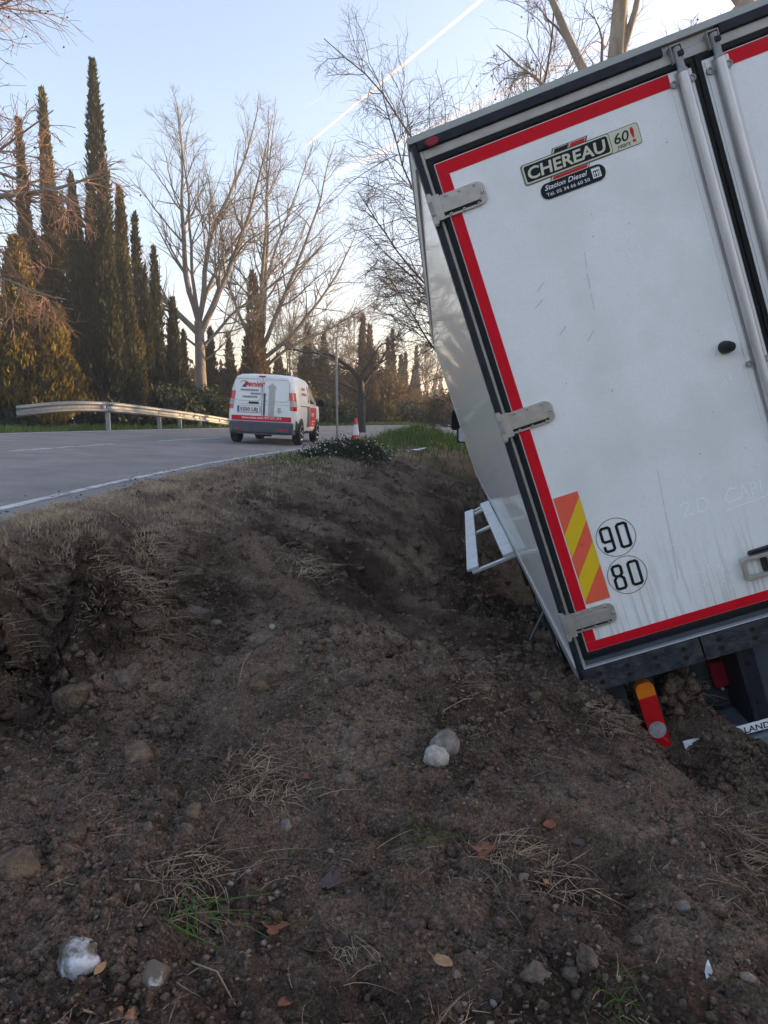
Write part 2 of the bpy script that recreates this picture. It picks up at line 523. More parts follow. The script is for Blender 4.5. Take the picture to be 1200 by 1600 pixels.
# ------------------------------------------------------------------ place geometry
_cp, _sp = math.cos(PITCH), math.sin(PITCH)
def ray(px, py):
    a, b = (px - 600) / FPX, (800 - py) / FPX
    return np.array([a, _cp + b * _sp, -_sp + b * _cp])
def at_h(px, py, h):           # where a sight line meets height h (relative to the eye)
    d = ray(px, py); return d * (h / d[2])
def at_y(px, py, y):           # ... or distance y ahead; world coordinates
    d = ray(px, py); p = d * (y / d[1]); return np.array([p[0], p[1], p[2] + CZ])

# road: inner (near) edge runs straight past the camera, then bends right on a 53 m radius
RAD, RY0, RX0 = 53.0, 6.5, -2.95
RCX = RX0 + RAD
def road_d(x, y):              # distance left of the near edge line
    d = np.where(y < RY0, RX0 - x, np.hypot(x - RCX, y - RY0) - RAD)
    return np.where((x > RCX) & (y > RY0), y - RY0 - RAD, d)
def road_pt(s, d):
    if s <= 0: return (RX0 - d, RY0 + s)
    t = s / RAD
    if t < PI / 2: return (RCX - (RAD + d) * math.cos(t), RY0 + (RAD + d) * math.sin(t))
    return (RCX + (s - RAD * PI / 2), RY0 + RAD + d)
def road_h(d): return -.70 + .05 * np.clip(d, -2, 7.4)

# truck pose: rolled to the left into the ditch
TRUCK = Matrix.Translation((1.042, 3.551, -1.403 + CZ)) @ Matrix.Rotation(-4.38 * D, 4, 'Z') @ Matrix.Rotation(1.44 * D, 4, 'X') @ Matrix.Rotation(-18.84 * D, 4, 'Y')
def tk(u, y, v):
    p = TRUCK @ Vector((u, y, v)); return (p.x, p.y, p.z - CZ)

CTRL = []
def cp(px, py, h): CTRL.append(tuple(at_h(px, py, h)))
for a in [(0, 1600, -1.5), (600, 1600, -1.52), (1200, 1600, -1.5), (600, 1400, -1.5), (300, 1400, -1.49), (0, 1400, -1.46), (900, 1400, -1.5),
          (600, 1200, -1.42), (690, 1175, -1.40), (350, 1200, -1.42), (200, 1100, -1.45), (0, 1180, -1.44), (0, 1085, -1.42), (90, 1062, -1.43),
          (820, 1200, -1.47), (960, 1250, -1.52), (1060, 1300, -1.53), (1120, 1480, -1.53),
          (1200, 1400, -1.82), (1200, 1300, -1.80), (1130, 1260, -1.68), (1150, 1330, -1.72),
          (0, 905, -.84), (110, 905, -.87), (200, 912, -.98), (190, 1020, -1.40), (250, 985, -1.34),
          (0, 835, -.74), (100, 800, -.74), (200, 770, -.74), (300, 745, -.75), (400, 720, -.75), (200, 840, -.82), (120, 850, -.8),
          (250, 870, -1.02), (320, 900, -1.20), (300, 830, -.92), (400, 800, -.95), (450, 830, -1.12), (480, 880, -1.25), (380, 940, -1.36),
          (400, 985, -1.42), (340, 1020, -1.44), (420, 1008, -1.20), (520, 1026, -1.19), (300, 1040, -1.40), (450, 1080, -1.33), (500, 1120, -1.37), (650, 1042, -1.22), (730, 1062, -1.25), (800, 1085, -1.30), (880, 1125, -1.43),
          (500, 960, -1.50), (530, 862, -1.32), (600, 870, -1.46), (560, 915, -1.62), (640, 920, -1.74), (620, 960, -1.82), (700, 970, -1.88), (800, 1010, -1.88), (870, 1060, -1.66), (905, 1082, -1.50), (560, 905, -1.62),
          (640, 890, -1.64), (720, 900, -1.85), (520, 800, -1.12), (600, 800, -1.22), (650, 780, -1.26), (600, 745, -1.05), (680, 840, -1.6),
          (500, 745, -.82), (450, 745, -.80), (720, 760, -1.38), (700, 720, -1.0), (740, 722, -1.05), (620, 715, -.86), (560, 725, -.82), (690, 700, -.92)]:
    cp(*a)
for u, y, v in [(.06, -.14, -.03), (.14, -.12, -.16), (.20, -.14, -.30), (.30, -.12, -.53), (.42, -.12, -.50), (.54, -.09, -.40), (.62, -.09, -.395), (.70, -.10, -.455), (.80, -.14, -.60), (1.2, -.16, -.66), (1.8, -.2, -.75), (2.6, -.2, -.9),
                (.15, .12, -.14), (.47, .22, -.27), (.35, .2, -.36), (.7, .25, -.60), (1.2, .4, -.9), (.5, 1.0, -.65), (1.3, 1.5, -1.0), (2.4, 1.5, -1.05),
                (.3, 2.5, -.95), (.4, 5, -1.0), (1.3, 5, -1.05), (2.4, 5, -1.05), (.4, 8, -.9), (2.4, 8, -1.0), (1.3, 11, -1.0), (.2, 13, -.85), (2.4, 13, -1.0), (-.35, 5, -.72), (-.6, 7.5, -.45)]:
    CTRL.append(tk(u, y, v))
CTRL += [(-3.2, .5, -.85), (-1.9, 2.0, -1.42), (-3.0, 3.0, -.85), (0, .3, -1.5), (2.2, .8, -1.6), (4.5, 2, -1.7), (5.5, 5, -1.6), (6.5, 9, -1.5), (7, 14, -1.3), (2.6, 20, -.95), (6, 20, -1.1),
         (-2.6, 7.8, -.74), (-2.45, 10.7, -.74), (-1.6, 15, -.75), (-1.2, 17, -.75), (1.0, 20, -.78), (1.6, 25, -.75)]
CTRL = np.array(CTRL)
_cc = .12
def _phi(r2): return np.sqrt(r2 + _cc * _cc)
_n = len(CTRL)
_A = np.zeros((_n + 1, _n + 1))
_A[:_n, :_n] = _phi((CTRL[:, None, 0] - CTRL[None, :, 0]) ** 2 + (CTRL[:, None, 1] - CTRL[None, :, 1]) ** 2)
_A[:_n, _n] = 1; _A[_n, :_n] = 1
_w = np.linalg.solve(_A, np.append(CTRL[:, 2], 0))
def base_h(x, y):
    x = np.asarray(x, float); y = np.asarray(y, float)
    sh = x.shape; x = x.ravel(); y = y.ravel()
    r = np.full(x.shape, _w[_n])
    for i in range(_n): r += _w[i] * _phi((x - CTRL[i, 0]) ** 2 + (y - CTRL[i, 1]) ** 2)
    far = np.maximum(sstep(20, 30, y), np.maximum(sstep(6, 10, x), sstep(-.2, -3, y)))
    r = r * (1 - far) + (-.9) * far
    d = road_d(x, y)
    # grassy hump of verge beyond the cone
    r += (.40 + .16 * fbm(x * 1.6, y * .9, 170, 2)) * np.exp(-((x - 1.15) / 1.25) ** 2 - ((y - 22.0) / 3.0) ** 2)
    v = sstep(-1.0, -.42, d)
    r = r * (1 - v) + (road_h(np.minimum(d, 7.3)) + .018 - .075 * sstep(-.30, -.16, d)) * v
    r = np.where(d > 7.2, -.40 + .10 * sstep(8, 12, d), r)
    return r.reshape(sh)
def rough(x, y):               # 1 where the soil is dug up, 0 on the verge and beyond
    d = road_d(x, y)
    return sstep(-.35, -1.0, d) * (1 - sstep(14, 20, y))
def rut(x, y):
    c = x * .907 + y * .42
    return np.exp(-((c - 2.62) / .62) ** 2) * sstep(3.6, 4.5, y) * sstep(9, 7, y)
def detail_h(x, y):
    k = rough(x, y) * (1 - .75 * np.exp(-((x - 1.55) / .55) ** 2 - ((y - 3.45) / .22) ** 2))   # packed flat under the lorry's tail
    h = base_h(x, y)
    tr = rut(x, y) * .85                 # wiped smooth by the tyres and the hull
    q = k * (1 - tr)
    n = (.10 * fbm(x * 1.6, y * 1.6, 1, 3) + .07 * np.abs(fbm(x * 2.6, y * 2.6, 15, 3))) * k * (1 - .5 * rut(x, y))
    n += q * (.050 * fbm(x * 6, y * 6, 11, 4, .6)) - q * .05 * np.maximum(0, .22 - np.abs(perlin(x * 2.6 + .3 * perlin(x * 9, y * 9, 95), y * 2.6, 96))) ** 1.5
    mask = np.clip(.55 + 1.3 * fbm(x * .9, y * .9, 21, 2), .12, 1)
    n += q * mask * (.62 * lumps(x + .03 * perlin(x * 9, y * 9, 40), y + .03 * perlin(x * 9, y * 9, 41), .24, 2, .34, .14, .46)
                     + .85 * lumps(x + .012 * perlin(x * 25, y * 25, 42), y, .115, 5, .6, .18, .52)
                     + .85 * lumps(x, y, .052, 8, .75, .2, .6) + .7 * lumps(x + y * .3, y - x * .2, .031, 13, .8, .25, .6))
    c = x * .907 + y * .42
    n += k * tr * (.11 * fbm(c * 4.2, (y * .907 - x * .42) * .7, 33, 3) + .026 * fbm(c * 17, (y * .907 - x * .42) * 1.6, 37, 2))   # scrape ridges along the rut
    n += k * .011 * fbm(x * 34, y * 34, 51, 2)
    n += (1 - k) * sstep(-.05, -.3, road_d(x, y)) * .03 * fbm(x * 2.2, y * 2.2, 61, 4)
    # cracks behind the slumped turf block
    return h + n
def gz(x, y): return float(detail_h(np.array([x]), np.array([y]))[0]) + CZ
def hit(px, py, lo=1.2, hi=60):
    d = ray(px, py); d = d / d[1]
    ts = np.concatenate([np.arange(lo, 8, .01), np.arange(8, hi, .05)])
    hh = detail_h(d[0] * ts, ts)
    below = np.nonzero(d[2] * ts < hh)[0]
    t = ts[below[0]] if len(below) else hi
    return np.array([d[0] * t, t, d[2] * t + CZ])

# ------------------------------------------------------------------ ground
def axis(parts):
    return np.unique(np.round(np.concatenate(parts), 4))
gx = axis([np.linspace(-420, -40, 20), np.linspace(-40, -8, 33), np.linspace(-8, -3.4, 60), np.arange(-3.4, 3.2, .0105), np.linspace(3.2, 7, 60), np.linspace(7, 20, 27), np.linspace(20, 420, 30)])
yy = [.7]
while yy[-1] < 26: yy.append(yy[-1] * (1.0046 if yy[-1] < 9 else 1.012))
gy = axis([np.linspace(-120, -4, 14), np.linspace(-4, .68, 40), np.array(yy), np.linspace(27, 80, 54), np.linspace(85, 560, 30)])
GX, GY = np.meshgrid(gx, gy)
GZ = detail_h(GX, GY)
k = rough(GX, GY) * (GY < 9) * (GY > .6)
st = np.clip(np.hypot(*np.gradient(base_h(GX, GY), gy, gx)) - .5, 0, 1.5)
jx = (.03 + .03 * st) * fbm(GX * 8, GY * 8 + GZ * 11, 71, 4) * k
jy = (.03 + .06 * st) * fbm(GX * 9 + GZ * 5, GY * 8 + GZ * 13, 81, 4) * k
V = np.stack([GX + jx, GY + jy, GZ + CZ], -1).reshape(-1, 3)
nx, ny = len(gx), len(gy)
I = np.arange(nx * ny).reshape(ny, nx)
F = np.stack([I[:-1, :-1], I[:-1, 1:], I[1:, 1:], I[1:, :-1]], -1).reshape(-1, 4)
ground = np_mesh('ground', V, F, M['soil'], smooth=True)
tag(ground, kind='structure')
def damp_shade(x, y):                # moist torn earth in patches, plus painted shade along ruts and lorry
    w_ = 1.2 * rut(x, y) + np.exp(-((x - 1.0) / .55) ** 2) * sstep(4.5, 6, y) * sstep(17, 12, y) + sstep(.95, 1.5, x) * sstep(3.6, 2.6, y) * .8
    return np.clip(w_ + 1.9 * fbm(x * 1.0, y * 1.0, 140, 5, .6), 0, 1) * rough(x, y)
at_ = ground.data.attributes.new('damp_shade', 'FLOAT', 'POINT'); at_.data.foreach_set('value', damp_shade(GX, GY).ravel().astype(np.float32))

# ------------------------------------------------------------------ road and its paint
def strip(name, d0, d1, s0, s1, m, lift, step=1.2, nd=1):
    n = max(2, int((s1 - s0) / step) + 1)
    S = np.linspace(s0, s1, n); Dd = np.linspace(d0, d1, nd + 1)
    v = []
    for s in S:
        for d in Dd:
            x, y = road_pt(s, d); v.append((x, y, road_h(d) + lift + CZ))
    f = [(i * (nd + 1) + j + 1, i * (nd + 1) + j, (i + 1) * (nd + 1) + j, (i + 1) * (nd + 1) + j + 1) for i in range(n - 1) for j in range(nd)]
    return np_mesh(name, v, f, m)
tag(strip('road', -.40, 7.35, -60, 260, M['asphalt'], 0, nd=4), kind='structure')
tag(strip('edge_line', .0, .105, -60, 200, M['line_paint'], .004), kind='structure')
tag(strip('edge_line', 6.98, 7.1, -60, 200, M['line_paint'], .004), kind='structure')
s = -40.0
while s < 120:
    tag(strip('centre_line', 3.44, 3.55, s, s + 3.2, M['line_paint'], .004, .8), kind='structure')
    s += 5.0
#@@PART2
# ------------------------------------------------------------------ lorry (local axes: x across, y forward, z up from the rear sill)
truck = empty('box_truck', mw=TRUCK)
tag(truck, 'white refrigerated box lorry tilted into the roadside ditch, rear doors towards us', 'lorry')
TL = 10.7
b = MB()
b.box((.004, .05, .03), (2.596, TL, 2.80), M['cargo_white'])
b.build('cargo_box', truck, bevel=.01)
b = MB()
b.prism(rrect(-.012, 2.832, 2.612, 2.862, .012), -.035, TL + .02, M['roof_lip'])
b.build('roof', truck, smooth=True)
b = MB()
for x0, x1 in ((-.006, .05), (2.55, 2.606)):
    b.box((x0, .052, .0), (x1, TL - .02, .11), M['alu_dull'])
b.box((-.008, TL - .06, .0), (.05, TL + .012, 2.83), M['alu'])
b.box((-.008, .052, 2.74), (.03, TL - .06, 2.83), M['alu'])
b.build('side_trim', truck, bevel=.003)
# rear frame
for x0, x1 in ((0, .028), (2.572, 2.6)):
    b = MB(); b.box((x0, -.03, .0), (x1, .05, 2.83), M['navy_rubber']); b.build('corner_strip', truck, bevel=.004)
for x0, x1 in ((.028, 1.185), (1.44, 2.572)):
    b = MB(); b.box((x0, -.036, 2.790), (x1, .05, 2.832), M['navy_rubber']); b.build('header_strip', truck, bevel=.004)
b = MB()
b.box((.029, -.018, .125), (.046, .05, 2.79), M['alu_dull'])
b.box((2.554, -.018, .125), (2.571, .05, 2.79), M['alu_dull'])
b.box((.0462, -.018, 2.747), (2.5538, .05, 2.789), M['alu_dull'])
b.box((1.187, -.008, 2.789), (1.438, .05, 2.831), M['alu_dull'])
b.build('door_frame', truck, bevel=.003)
b = MB()
b.box((.03, .055, .03), (2.57, .09, 2.8), M['black_matt'])
b.build('frame_backing', truck)

def door(x0, x1, mirror):
    d = MB(); d.box((x0, -.022, .20), (x1, .05, 2.715), M['door_skin'])
    o = d.build('rear_door', truck, bevel=.006)
    g = MB()
    g.ring(rrect(x0 - .028, .165, x1 + .028, 2.745, .02), rrect(x0 - .0005, .199, x1 + .0005, 2.716, .006), -.030, .05, M['gasket'])
    g.build('door_seal', o, smooth=True, bevel=.006)
    return o
dl = door(.074, 1.278, False)
dr = door(1.336, 2.526, True)
def sheet(name, parent, poly_mats, y, th=.0012):
    d = MB()
    for k, (poly, m) in enumerate(poly_mats): d.prism(poly, y - k * .0007, y + th, m)
    return d.build(name, parent)
Y0 = -.0225
def mirx(p): return [(2.6 - x, z) for x, z in reversed(p)]
for dd, fn in ((dl, lambda p: p), (dr, mirx)):
    t = MB()
    for p in ([(.080, .254), (.134, .254), (.134, 2.649), (.080, 2.649)], [(.080, 2.650), (1.185, 2.650), (1.185, 2.709), (.080, 2.709)], [(.080, .204), (1.185, .204), (1.185, .253), (.080, .253)]):
        t.prism(fn(p), Y0 - .001, Y0 + .004, M['red_tape'])
    t.build('reflective_border', dd)

# lock rods
for x, dd in ((1.236, dl), (1.400, dr)):
    t = MB()
    for a, w in ((x - .052, .022), (x + .032, .020)):
        t.box((a, -.030, .205), (a + w, -.02, 2.70), M['white_paint'])
    t.box((x - .029, -.026, .205), (x + .031, -.021, 2.70), M['alu'])
    t.build('rod_backing', dd, bevel=.002)
    t = MB()
    t.tube([(x, -.055, .10), (x, -.055, 2.685)], .0235, M['alu'], 20)
    t.build('lock_rod', dd, smooth=True)
    t = MB()
    t.tube([(x, -.055, 2.686), (x, -.055, 2.70), (x, -.055, 2.702), (x, -.055, 2.795)], [.0235, .021, .017, .0155], M['galv'], 16)
    t.box((x - .007, -.079, 2.75), (x + .018, -.058, 2.772), M['black'])
    t.build('rod_cam', dd, smooth=True, bevel=.002)
    t = MB()
    t.box((x - .024, -.05, 2.735), (x - .019, -.008, 2.812), M['galv'])
    t.box((x - .019, -.05, 2.806), (x + .024, -.008, 2.812), M['galv'])
    t.box((x + .024, -.05, 2.775), (x + .029, -.008, 2.812), M['galv'])
    t.build('keeper', dd, bevel=.001)
    for z in (2.655, 1.35, .62):
        for sx in (-1, 1):
            t = MB()
            t.ring(circle(x + sx * .042, z, .016, 16), circle(x + sx * .042, z, .009, 16), -.040, -.028, M['galv'])
            t.tube([(x + sx * .042, -.036, z), (x + sx * .042, -.029, z)], .0075, M['alu_dull'], 8)
            t.build('rod_guide', dd, smooth=True)
s_ = MB()
s_.box((1.281, -.020, .17), (1.333, .05, 2.74), M['gasket'])
s_.box((1.288, -.029, .17), (1.304, -.019, 2.735), M['navy_rubber'])
s_.box((1.310, -.029, .17), (1.326, -.019, 2.735), M['navy_rubber'])
s_.build('door_seam', truck, bevel=.003)

# hinges
def hinge(z, right):
    f = (lambda x: 2.6 - x) if right else (lambda x: x)
    h = MB()
    def pr(poly, y0, y1, m):
        h.prism(mirx(poly) if right else poly, y0, y1, m)
    lf = [(.045, -.052), (.225, -.052)] + [(.225 + .042 * math.sin(t), -.052 + .030 - .030 * math.cos(t)) for t in np.linspace(.2, PI / 2, 5)]
    lf += [(.267 - .042 + .042 * math.cos(t), .026 + .030 * math.sin(t) - .0) for t in np.linspace(.1, PI / 2, 6)] + [(.045, .056)]
    pr([(x, z + q) for x, q in lf], -.034, -.0235, M['steel_hinge'])
    mid = rrect(.04, z - .028, .238, z + .030, .016)
    pr(mid, -.046, -.033, M['steel_hinge'])
    pr(rrect(.052, z - .0415, .236, z - .0285, .004), -.0352, -.0335, M['black_matt'])
    ends = ((.034, z - .020), (.238, z - .022), (.238, z - .0285), (.034, z - .0285))
    for x, q in ((.085, .045), (.15, .045), (.222, .044), (.255, .0), (.222, -.042), (.15, -.043), (.085, -.043)):
        cx = f(x)
        h.tube([(cx, -.041, z + q), (cx, -.033, z + q)], [.0065, .0085], M['alu'], 8)
        h.tube([(cx, -.043, z + q), (cx, -.040, z + q)], .0035, M['black'], 6)
    x0, x1 = sorted((f(-.006), f(.018)))
    h.box((x0, -.060, z - .070), (x1, -.012, z + .070), M['steel_hinge'])
    x0, x1 = sorted((f(.017), f(.052)))
    h.box((x0, -.056, z - .058), (x1, -.020, z + .060), M['steel_hinge'])
    x0, x1 = sorted((f(-.006), f(.011)))
    h.box((x0, -.069, z - .030), (x1, -.065, z + .034), M['galv'])
    h.tube([(f(.003), -.045, z - .078), (f(.003), -.045, z + .076)], .011, M['galv'], 10)
    return h.build('hinge', dr if right else dl, bevel=.0025)
for z in (2.515, 1.440, .372):
    hinge(z, False); hinge(z, True)

# black door-stop knob
k_ = MB()
k_.tube([(1.110, -.022, 1.462), (1.110, -.030, 1.462), (1.113, -.058, 1.460), (1.118, -.085, 1.458), (1.119, -.088, 1.458), (1.119, -.080, 1.458)], [.030, .031, .029, .022, .013, .011], M['black'], 20)
k_.build('stop_buffer', dl, smooth=True)

# handle
h_ = MB()
for right in (False, True):
    pass
def handle(x, dd, sgn):
    h = MB()
    def X(a): return x + sgn * a
    def P(poly): return [(X(a), c) for a, c in poly] if sgn > 0 else [(X(a), c) for a, c in reversed(poly)]
    h.ring(P(rrect(.0, .335, .36, .452, .022)), P(rrect(.022, .355, .125, .432, .012)), -.062, -.046, M['steel_hinge'])
    h.prism(P(rrect(.130, .352, .345, .435, .010)), -.066, -.05, M['alu_dull'])
    h.prism(P(rrect(.100, .356, .135, .430, .006)), -.050, -.026, M['black_matt'])
    h.prism(P(rrect(.155, .358, .172, .428, .004)), -.070, -.06, M['steel_hinge'])
    h.ring(P(circle(.225, .395, .026, 20)), P(circle(.225, .395, .016, 20)), -.072, -.06, M['steel_hinge'])
    h.prism(P([(.05, .458), (.36, .458), (.36, .478), (.06, .474)]), -.055, -.022, M['black'])
    return h.build('door_handle', dd, smooth=True, bevel=.003)
handle(.905, dl, 1); handle(1.70, dr, 1)

# marker lamp at the top corner
for x in (.098, 2.502):
    t = MB()
    t.prism([(x + .034 * math.cos(a), 2.805 + .019 * math.sin(a)) for a in np.linspace(0, 2 * PI, 20, endpoint=False)], -.052, -.035, M['lamp_dark'])
    for q in (-.026, .026): t.tube([(x + q, -.056, 2.805), (x + q, -.050, 2.805)], .003, M['black'], 6)
    t.build('marker_lamp', truck, bevel=.004)

# ------------------------------------------------------------------ stickers (flat print on the left door)
def word_on(mb, body, x, z, size, m, y, **kw):
    v, f = text2d(body, size, **kw)
    mb.add([(x + p[0], y, z + p[1]) for p in v], f, m)
def flat(mb, poly, y, m): mb.add([(x, y, z) for x, z in poly], [tuple(range(len(poly)))], m)
def skewbox(x0, z0, x1, z1, sk): return [(x0, z0), (x1, z0), (x1 + sk, z1), (x0 + sk, z1)]
# maker's plate
t = MB()
z0, z1 = 2.470, 2.566
flat(t, rrect(.448, z0, 1.004, z1, .014), Y0 - .0014, M['black'])
flat(t, rrect(.4505, z0 + .0025, 1.0015, z1 - .0025, .012), Y0 - .0020, M['cream'])
for q in ((.598, z1 - .004, .676, z1 + .022, 'black'), (.678, z1 - .004, .765, z1 + .022, 'black'), (.560, z0 - .020, .745, z0 + .004, 'black')):
    flat(t, skewbox(q[0], q[1], q[2], q[3], .012), Y0 - .0016, M[q[4]])
flat(t, skewbox(.604, z1 + .001, .672, z1 + .019, .010), Y0 - .0022, M['cream'])
flat(t, skewbox(.612, z1 + .001, .672, z1 + .0165, .009), Y0 - .0025, M['sticker_navy'])
flat(t, skewbox(.682, z1 + .001, .760, z1 + .019, .010), Y0 - .0022, M['cream'])
flat(t, skewbox(.688, z1 + .001, .757, z1 + .0165, .009), Y0 - .0025, M['sticker_red'])
flat(t, skewbox(.565, z0 - .0175, .742, z0 - .0005, .010), Y0 - .0022, M['cream'])
flat(t, skewbox(.573, z0 - .015, .737, z0 - .0015, .009), Y0 - .0025, M['sticker_red'])
flat(t, rrect(.452, z0 + .003, .868, z1 - .001, .014), Y0 - .0023, M['black'])
flat(t, rrect(.4545, z0 + .0055, .8655, z1 - .0035, .012), Y0 - .0026, M['cream'])
flat(t, rrect(.462, z0 + .012, .857, z1 - .010, .010), Y0 - .0029, M['sticker_navy'])
word_on(t, 'CHEREAU', .473, z0 + .023, .074, M['cream'], Y0 - .0032, bold=.024, shear=.10, width=.372)
word_on(t, '60', .884, z0 + .034, .064, M['black'], Y0 - .0032, bold=.010, shear=.22, width=.070)
word_on(t, 'years', .886, z0 + .011, .030, M['black'], Y0 - .0032, shear=.35, width=.066)
word_on(t, '!', .962, z0 + .018, .092, M['sticker_red'], Y0 - .0032, bold=.012, width=.017)
t.build('maker_sticker', dl)
# dealer's pill
t = MB()
flat(t, rrect(.506, 2.379, .812, 2.452, .035, 9), Y0 - .0030, M['sticker_navy'])
word_on(t, 'Station Diesel', .527, 2.421, .031, M['sticker_white'], Y0 - .0036, bold=.006, shear=.38, width=.205)
word_on(t, 'Tél. 05 34 66 60 50', .529, 2.393, .021, M['sticker_white'], Y0 - .0036, width=.205)
for a, c in ((.750, .790),):
    flat(t, [(a, 2.396), (c, 2.396), (c, 2.438), (a, 2.438)], Y0 - .0036, M['sticker_white'])
    flat(t, [(a + .005, 2.401), (c - .005, 2.401), (c - .005, 2.429), (a + .005, 2.429)], Y0 - .0040, M['sticker_navy'])
    for q in (.759, .770, .778): flat(t, [(q, 2.402), (q + .004, 2.402), (q + .004, 2.425), (q, 2.425)], Y0 - .0044, M['sticker_white'])
    flat(t, [(.756, 2.414), (.784, 2.414), (.784, 2.418), (.756, 2.418)], Y0 - .0044, M['sticker_white'])
    for q in range(5): flat(t, [(a + q * .008, 2.438), (a + q * .008 + .004, 2.438), (a + q * .008 + .004, 2.442), (a + q * .008, 2.442)], Y0 - .0036, M['sticker_white'])
t.build('dealer_sticker', dl)
# hazard stripes
def hazard(x0, x1, zb, zt, dd, flip):
    t = MB()
    H, Wd = zt - zb, x1 - x0
    def band(a, c):       # band between two slanted lines, clipped to the plate
        poly = [(0, a), (Wd, a + Wd * 1.35), (Wd, c + Wd * 1.35), (0, c)]
        out = poly
        for s, lim in ((1, 0.0), (-1, -H)):
            q = []
            for i in range(len(out)):
                p, r = out[i], out[(i + 1) % len(out)]
                ip, ir = s * p[1] >= lim, s * r[1] >= lim
                if ip: q.append(p)
                if ip != ir:
                    k = (lim / s - p[1]) / (r[1] - p[1]); q.append((p[0] + (r[0] - p[0]) * k, lim / s))
            out = q
        return out
    flat_y = Y0 - .0024
    flat(t, [(x0, zb), (x1, zb), (x1, zt), (x0, zt)], flat_y, M['tape_orange'])
    for a in (.0, .235):
        p = band(a + .015, a + .14)
        if len(p) > 2: flat(t, [(x0 + (Wd - x if flip else x), zb + z) for x, z in (reversed(p) if flip else p)], flat_y - .0005, M['tape_yellow'])
    v, f = text2d('E11', .014)
    t.add([(x0 + .06 + p[0], flat_y - .001, zb + .30 + p[1]) for p in v], f, M['leaf_rust'])
    return t.build('hazard_plate', dd)
hazard(.140, .264, .449, 1.020, dl, False)
hazard(2.336, 2.460, .449, 1.020, dr, True)
# speed discs
def disc(name, cx, cz, lines):
    t = MB()
    o, i = circle(cx, cz, .0985, 48), circle(cx, cz, .0958, 48)
    n = len(o)
    t.add([(x, Y0 - .0016, z) for x, z in o + i], [(k, (k + 1) % n, n + (k + 1) % n, n + k) for k in range(n)], M['black'])
    v, f = strokes2d(lines, .0140)
    for k, fc in enumerate(f):       # tiny steps so crossing strokes never share a plane
        t.add([(cx + v[j][0], Y0 - .0020 - .00004 * k, cz + v[j][1]) for j in fc], [(0, 1, 2, 3)], M['black'])
    return t.build(name, dl)
def oct_(x0, x1, z0, z1, c=.008): return [(x0 + c, z0), (x1 - c, z0), (x1, z0 + c), (x1, z1 - c), (x1 - c, z1), (x0 + c, z1), (x0, z1 - c), (x0, z0 + c), (x0 + c, z0)]
zero = oct_(.016, .062, -.060, .060)
nine = [(-.066, -.034), (-.066, -.052), (-.058, -.060), (-.028, -.060), (-.020, -.052), (-.020, .052), (-.028, .060), (-.058, .060), (-.066, .052), (-.066, -.002), (-.058, -.010), (-.020, -.010)]
eight_t = [(-.052, .006), (-.064, .018), (-.064, .052), (-.056, .060), (-.030, .060), (-.022, .052), (-.022, .018), (-.034, .006), (-.052, .006)]
eight_b = [(-.052, .006), (-.066, -.010), (-.066, -.052), (-.058, -.060), (-.028, -.060), (-.020, -.052), (-.020, -.010), (-.034, .006)]
disc('speed_disc', .377, .738, [nine, zero])
disc('speed_disc', .377, .536, [eight_t, eight_b, zero])
# chalk scrawl and scuffs
t = MB()
def scr(lines, x, z, w, s=1.0):
    v, f = strokes2d(lines, w)
    for k, fc in enumerate(f):
        t.add([(x + v[j][0] * s, Y0 - .0011 - .00003 * k, z + v[j][1] * s) for j in fc], [(0, 1, 2, 3)], M['chalk'])
scr([[(0, .055), (.02, .07), (.04, .055), (.03, .03), (0, 0), (.055, .0)], [(.075, .0), (.085, .065), (.115, .06), (.13, .03), (.11, .0), (.078, -.002)]], .715, .735, .005)
scr([[(.27, .06), (.24, .065), (.215, .03), (.225, .0), (.28, .005)], [(.285, .0), (.305, .065), (.325, .0)], [(.29, .025), (.32, .025)], [(.34, 0), (.342, .066), (.365, .055), (.36, .035), (.342, .03)], [(.385, 0), (.39, .065)]], .715, .735, .005)
scr([[(.2, -.035), (.42, -.02)]], .715, .735, .004)
rr = random.Random(4)
for (cx, cz, n, sp, ln) in ((.83, 2.045, 16, .020, .022), (.775, 2.02, 6, .015, .012), (.80, .40, 26, .045, .014), (1.08, .66, 8, .06, .02), (1.05, 1.30, 4, .02, .03)):
    for i in range(n):
        x, z, a = rr.gauss(0, sp), rr.gauss(0, sp), rr.uniform(-.3, 1.9)
        L = ln * rr.uniform(.4, 1.2)
        scr([[(x, z), (x + L * math.cos(a), z + L * math.sin(a))]], cx, cz, rr.uniform(.0015, .005))
t.build('chalk_marks', dl)['kind'] = 'stuff'
t = MB()
for (x, z, x2, z2, w) in ((.62, 2.10, .61, 2.03, .002), (.604, 2.0, .597, 1.93, .0026), (.595, 1.91, .588, 1.83, .0018), (.66, 1.0, .64, .80, .0016), (.64, .79, .626, .62, .0022), (.626, .61, .606, .44, .0026), (.36, 2.00, .40, 2.03, .003), (.33, 1.93, .38, 1.96, .003),
                           (.40, 1.77, .44, 1.80, .003), (.52, 1.70, .56, 1.74, .003)):
    v, f = strokes2d([[(x, z), (x2, z2)]], w)
    t.add([(p[0], Y0 - .0009, p[1]) for p in v], f, M['grime'])
t.build('scuff_marks', dl)['kind'] = 'stuff'

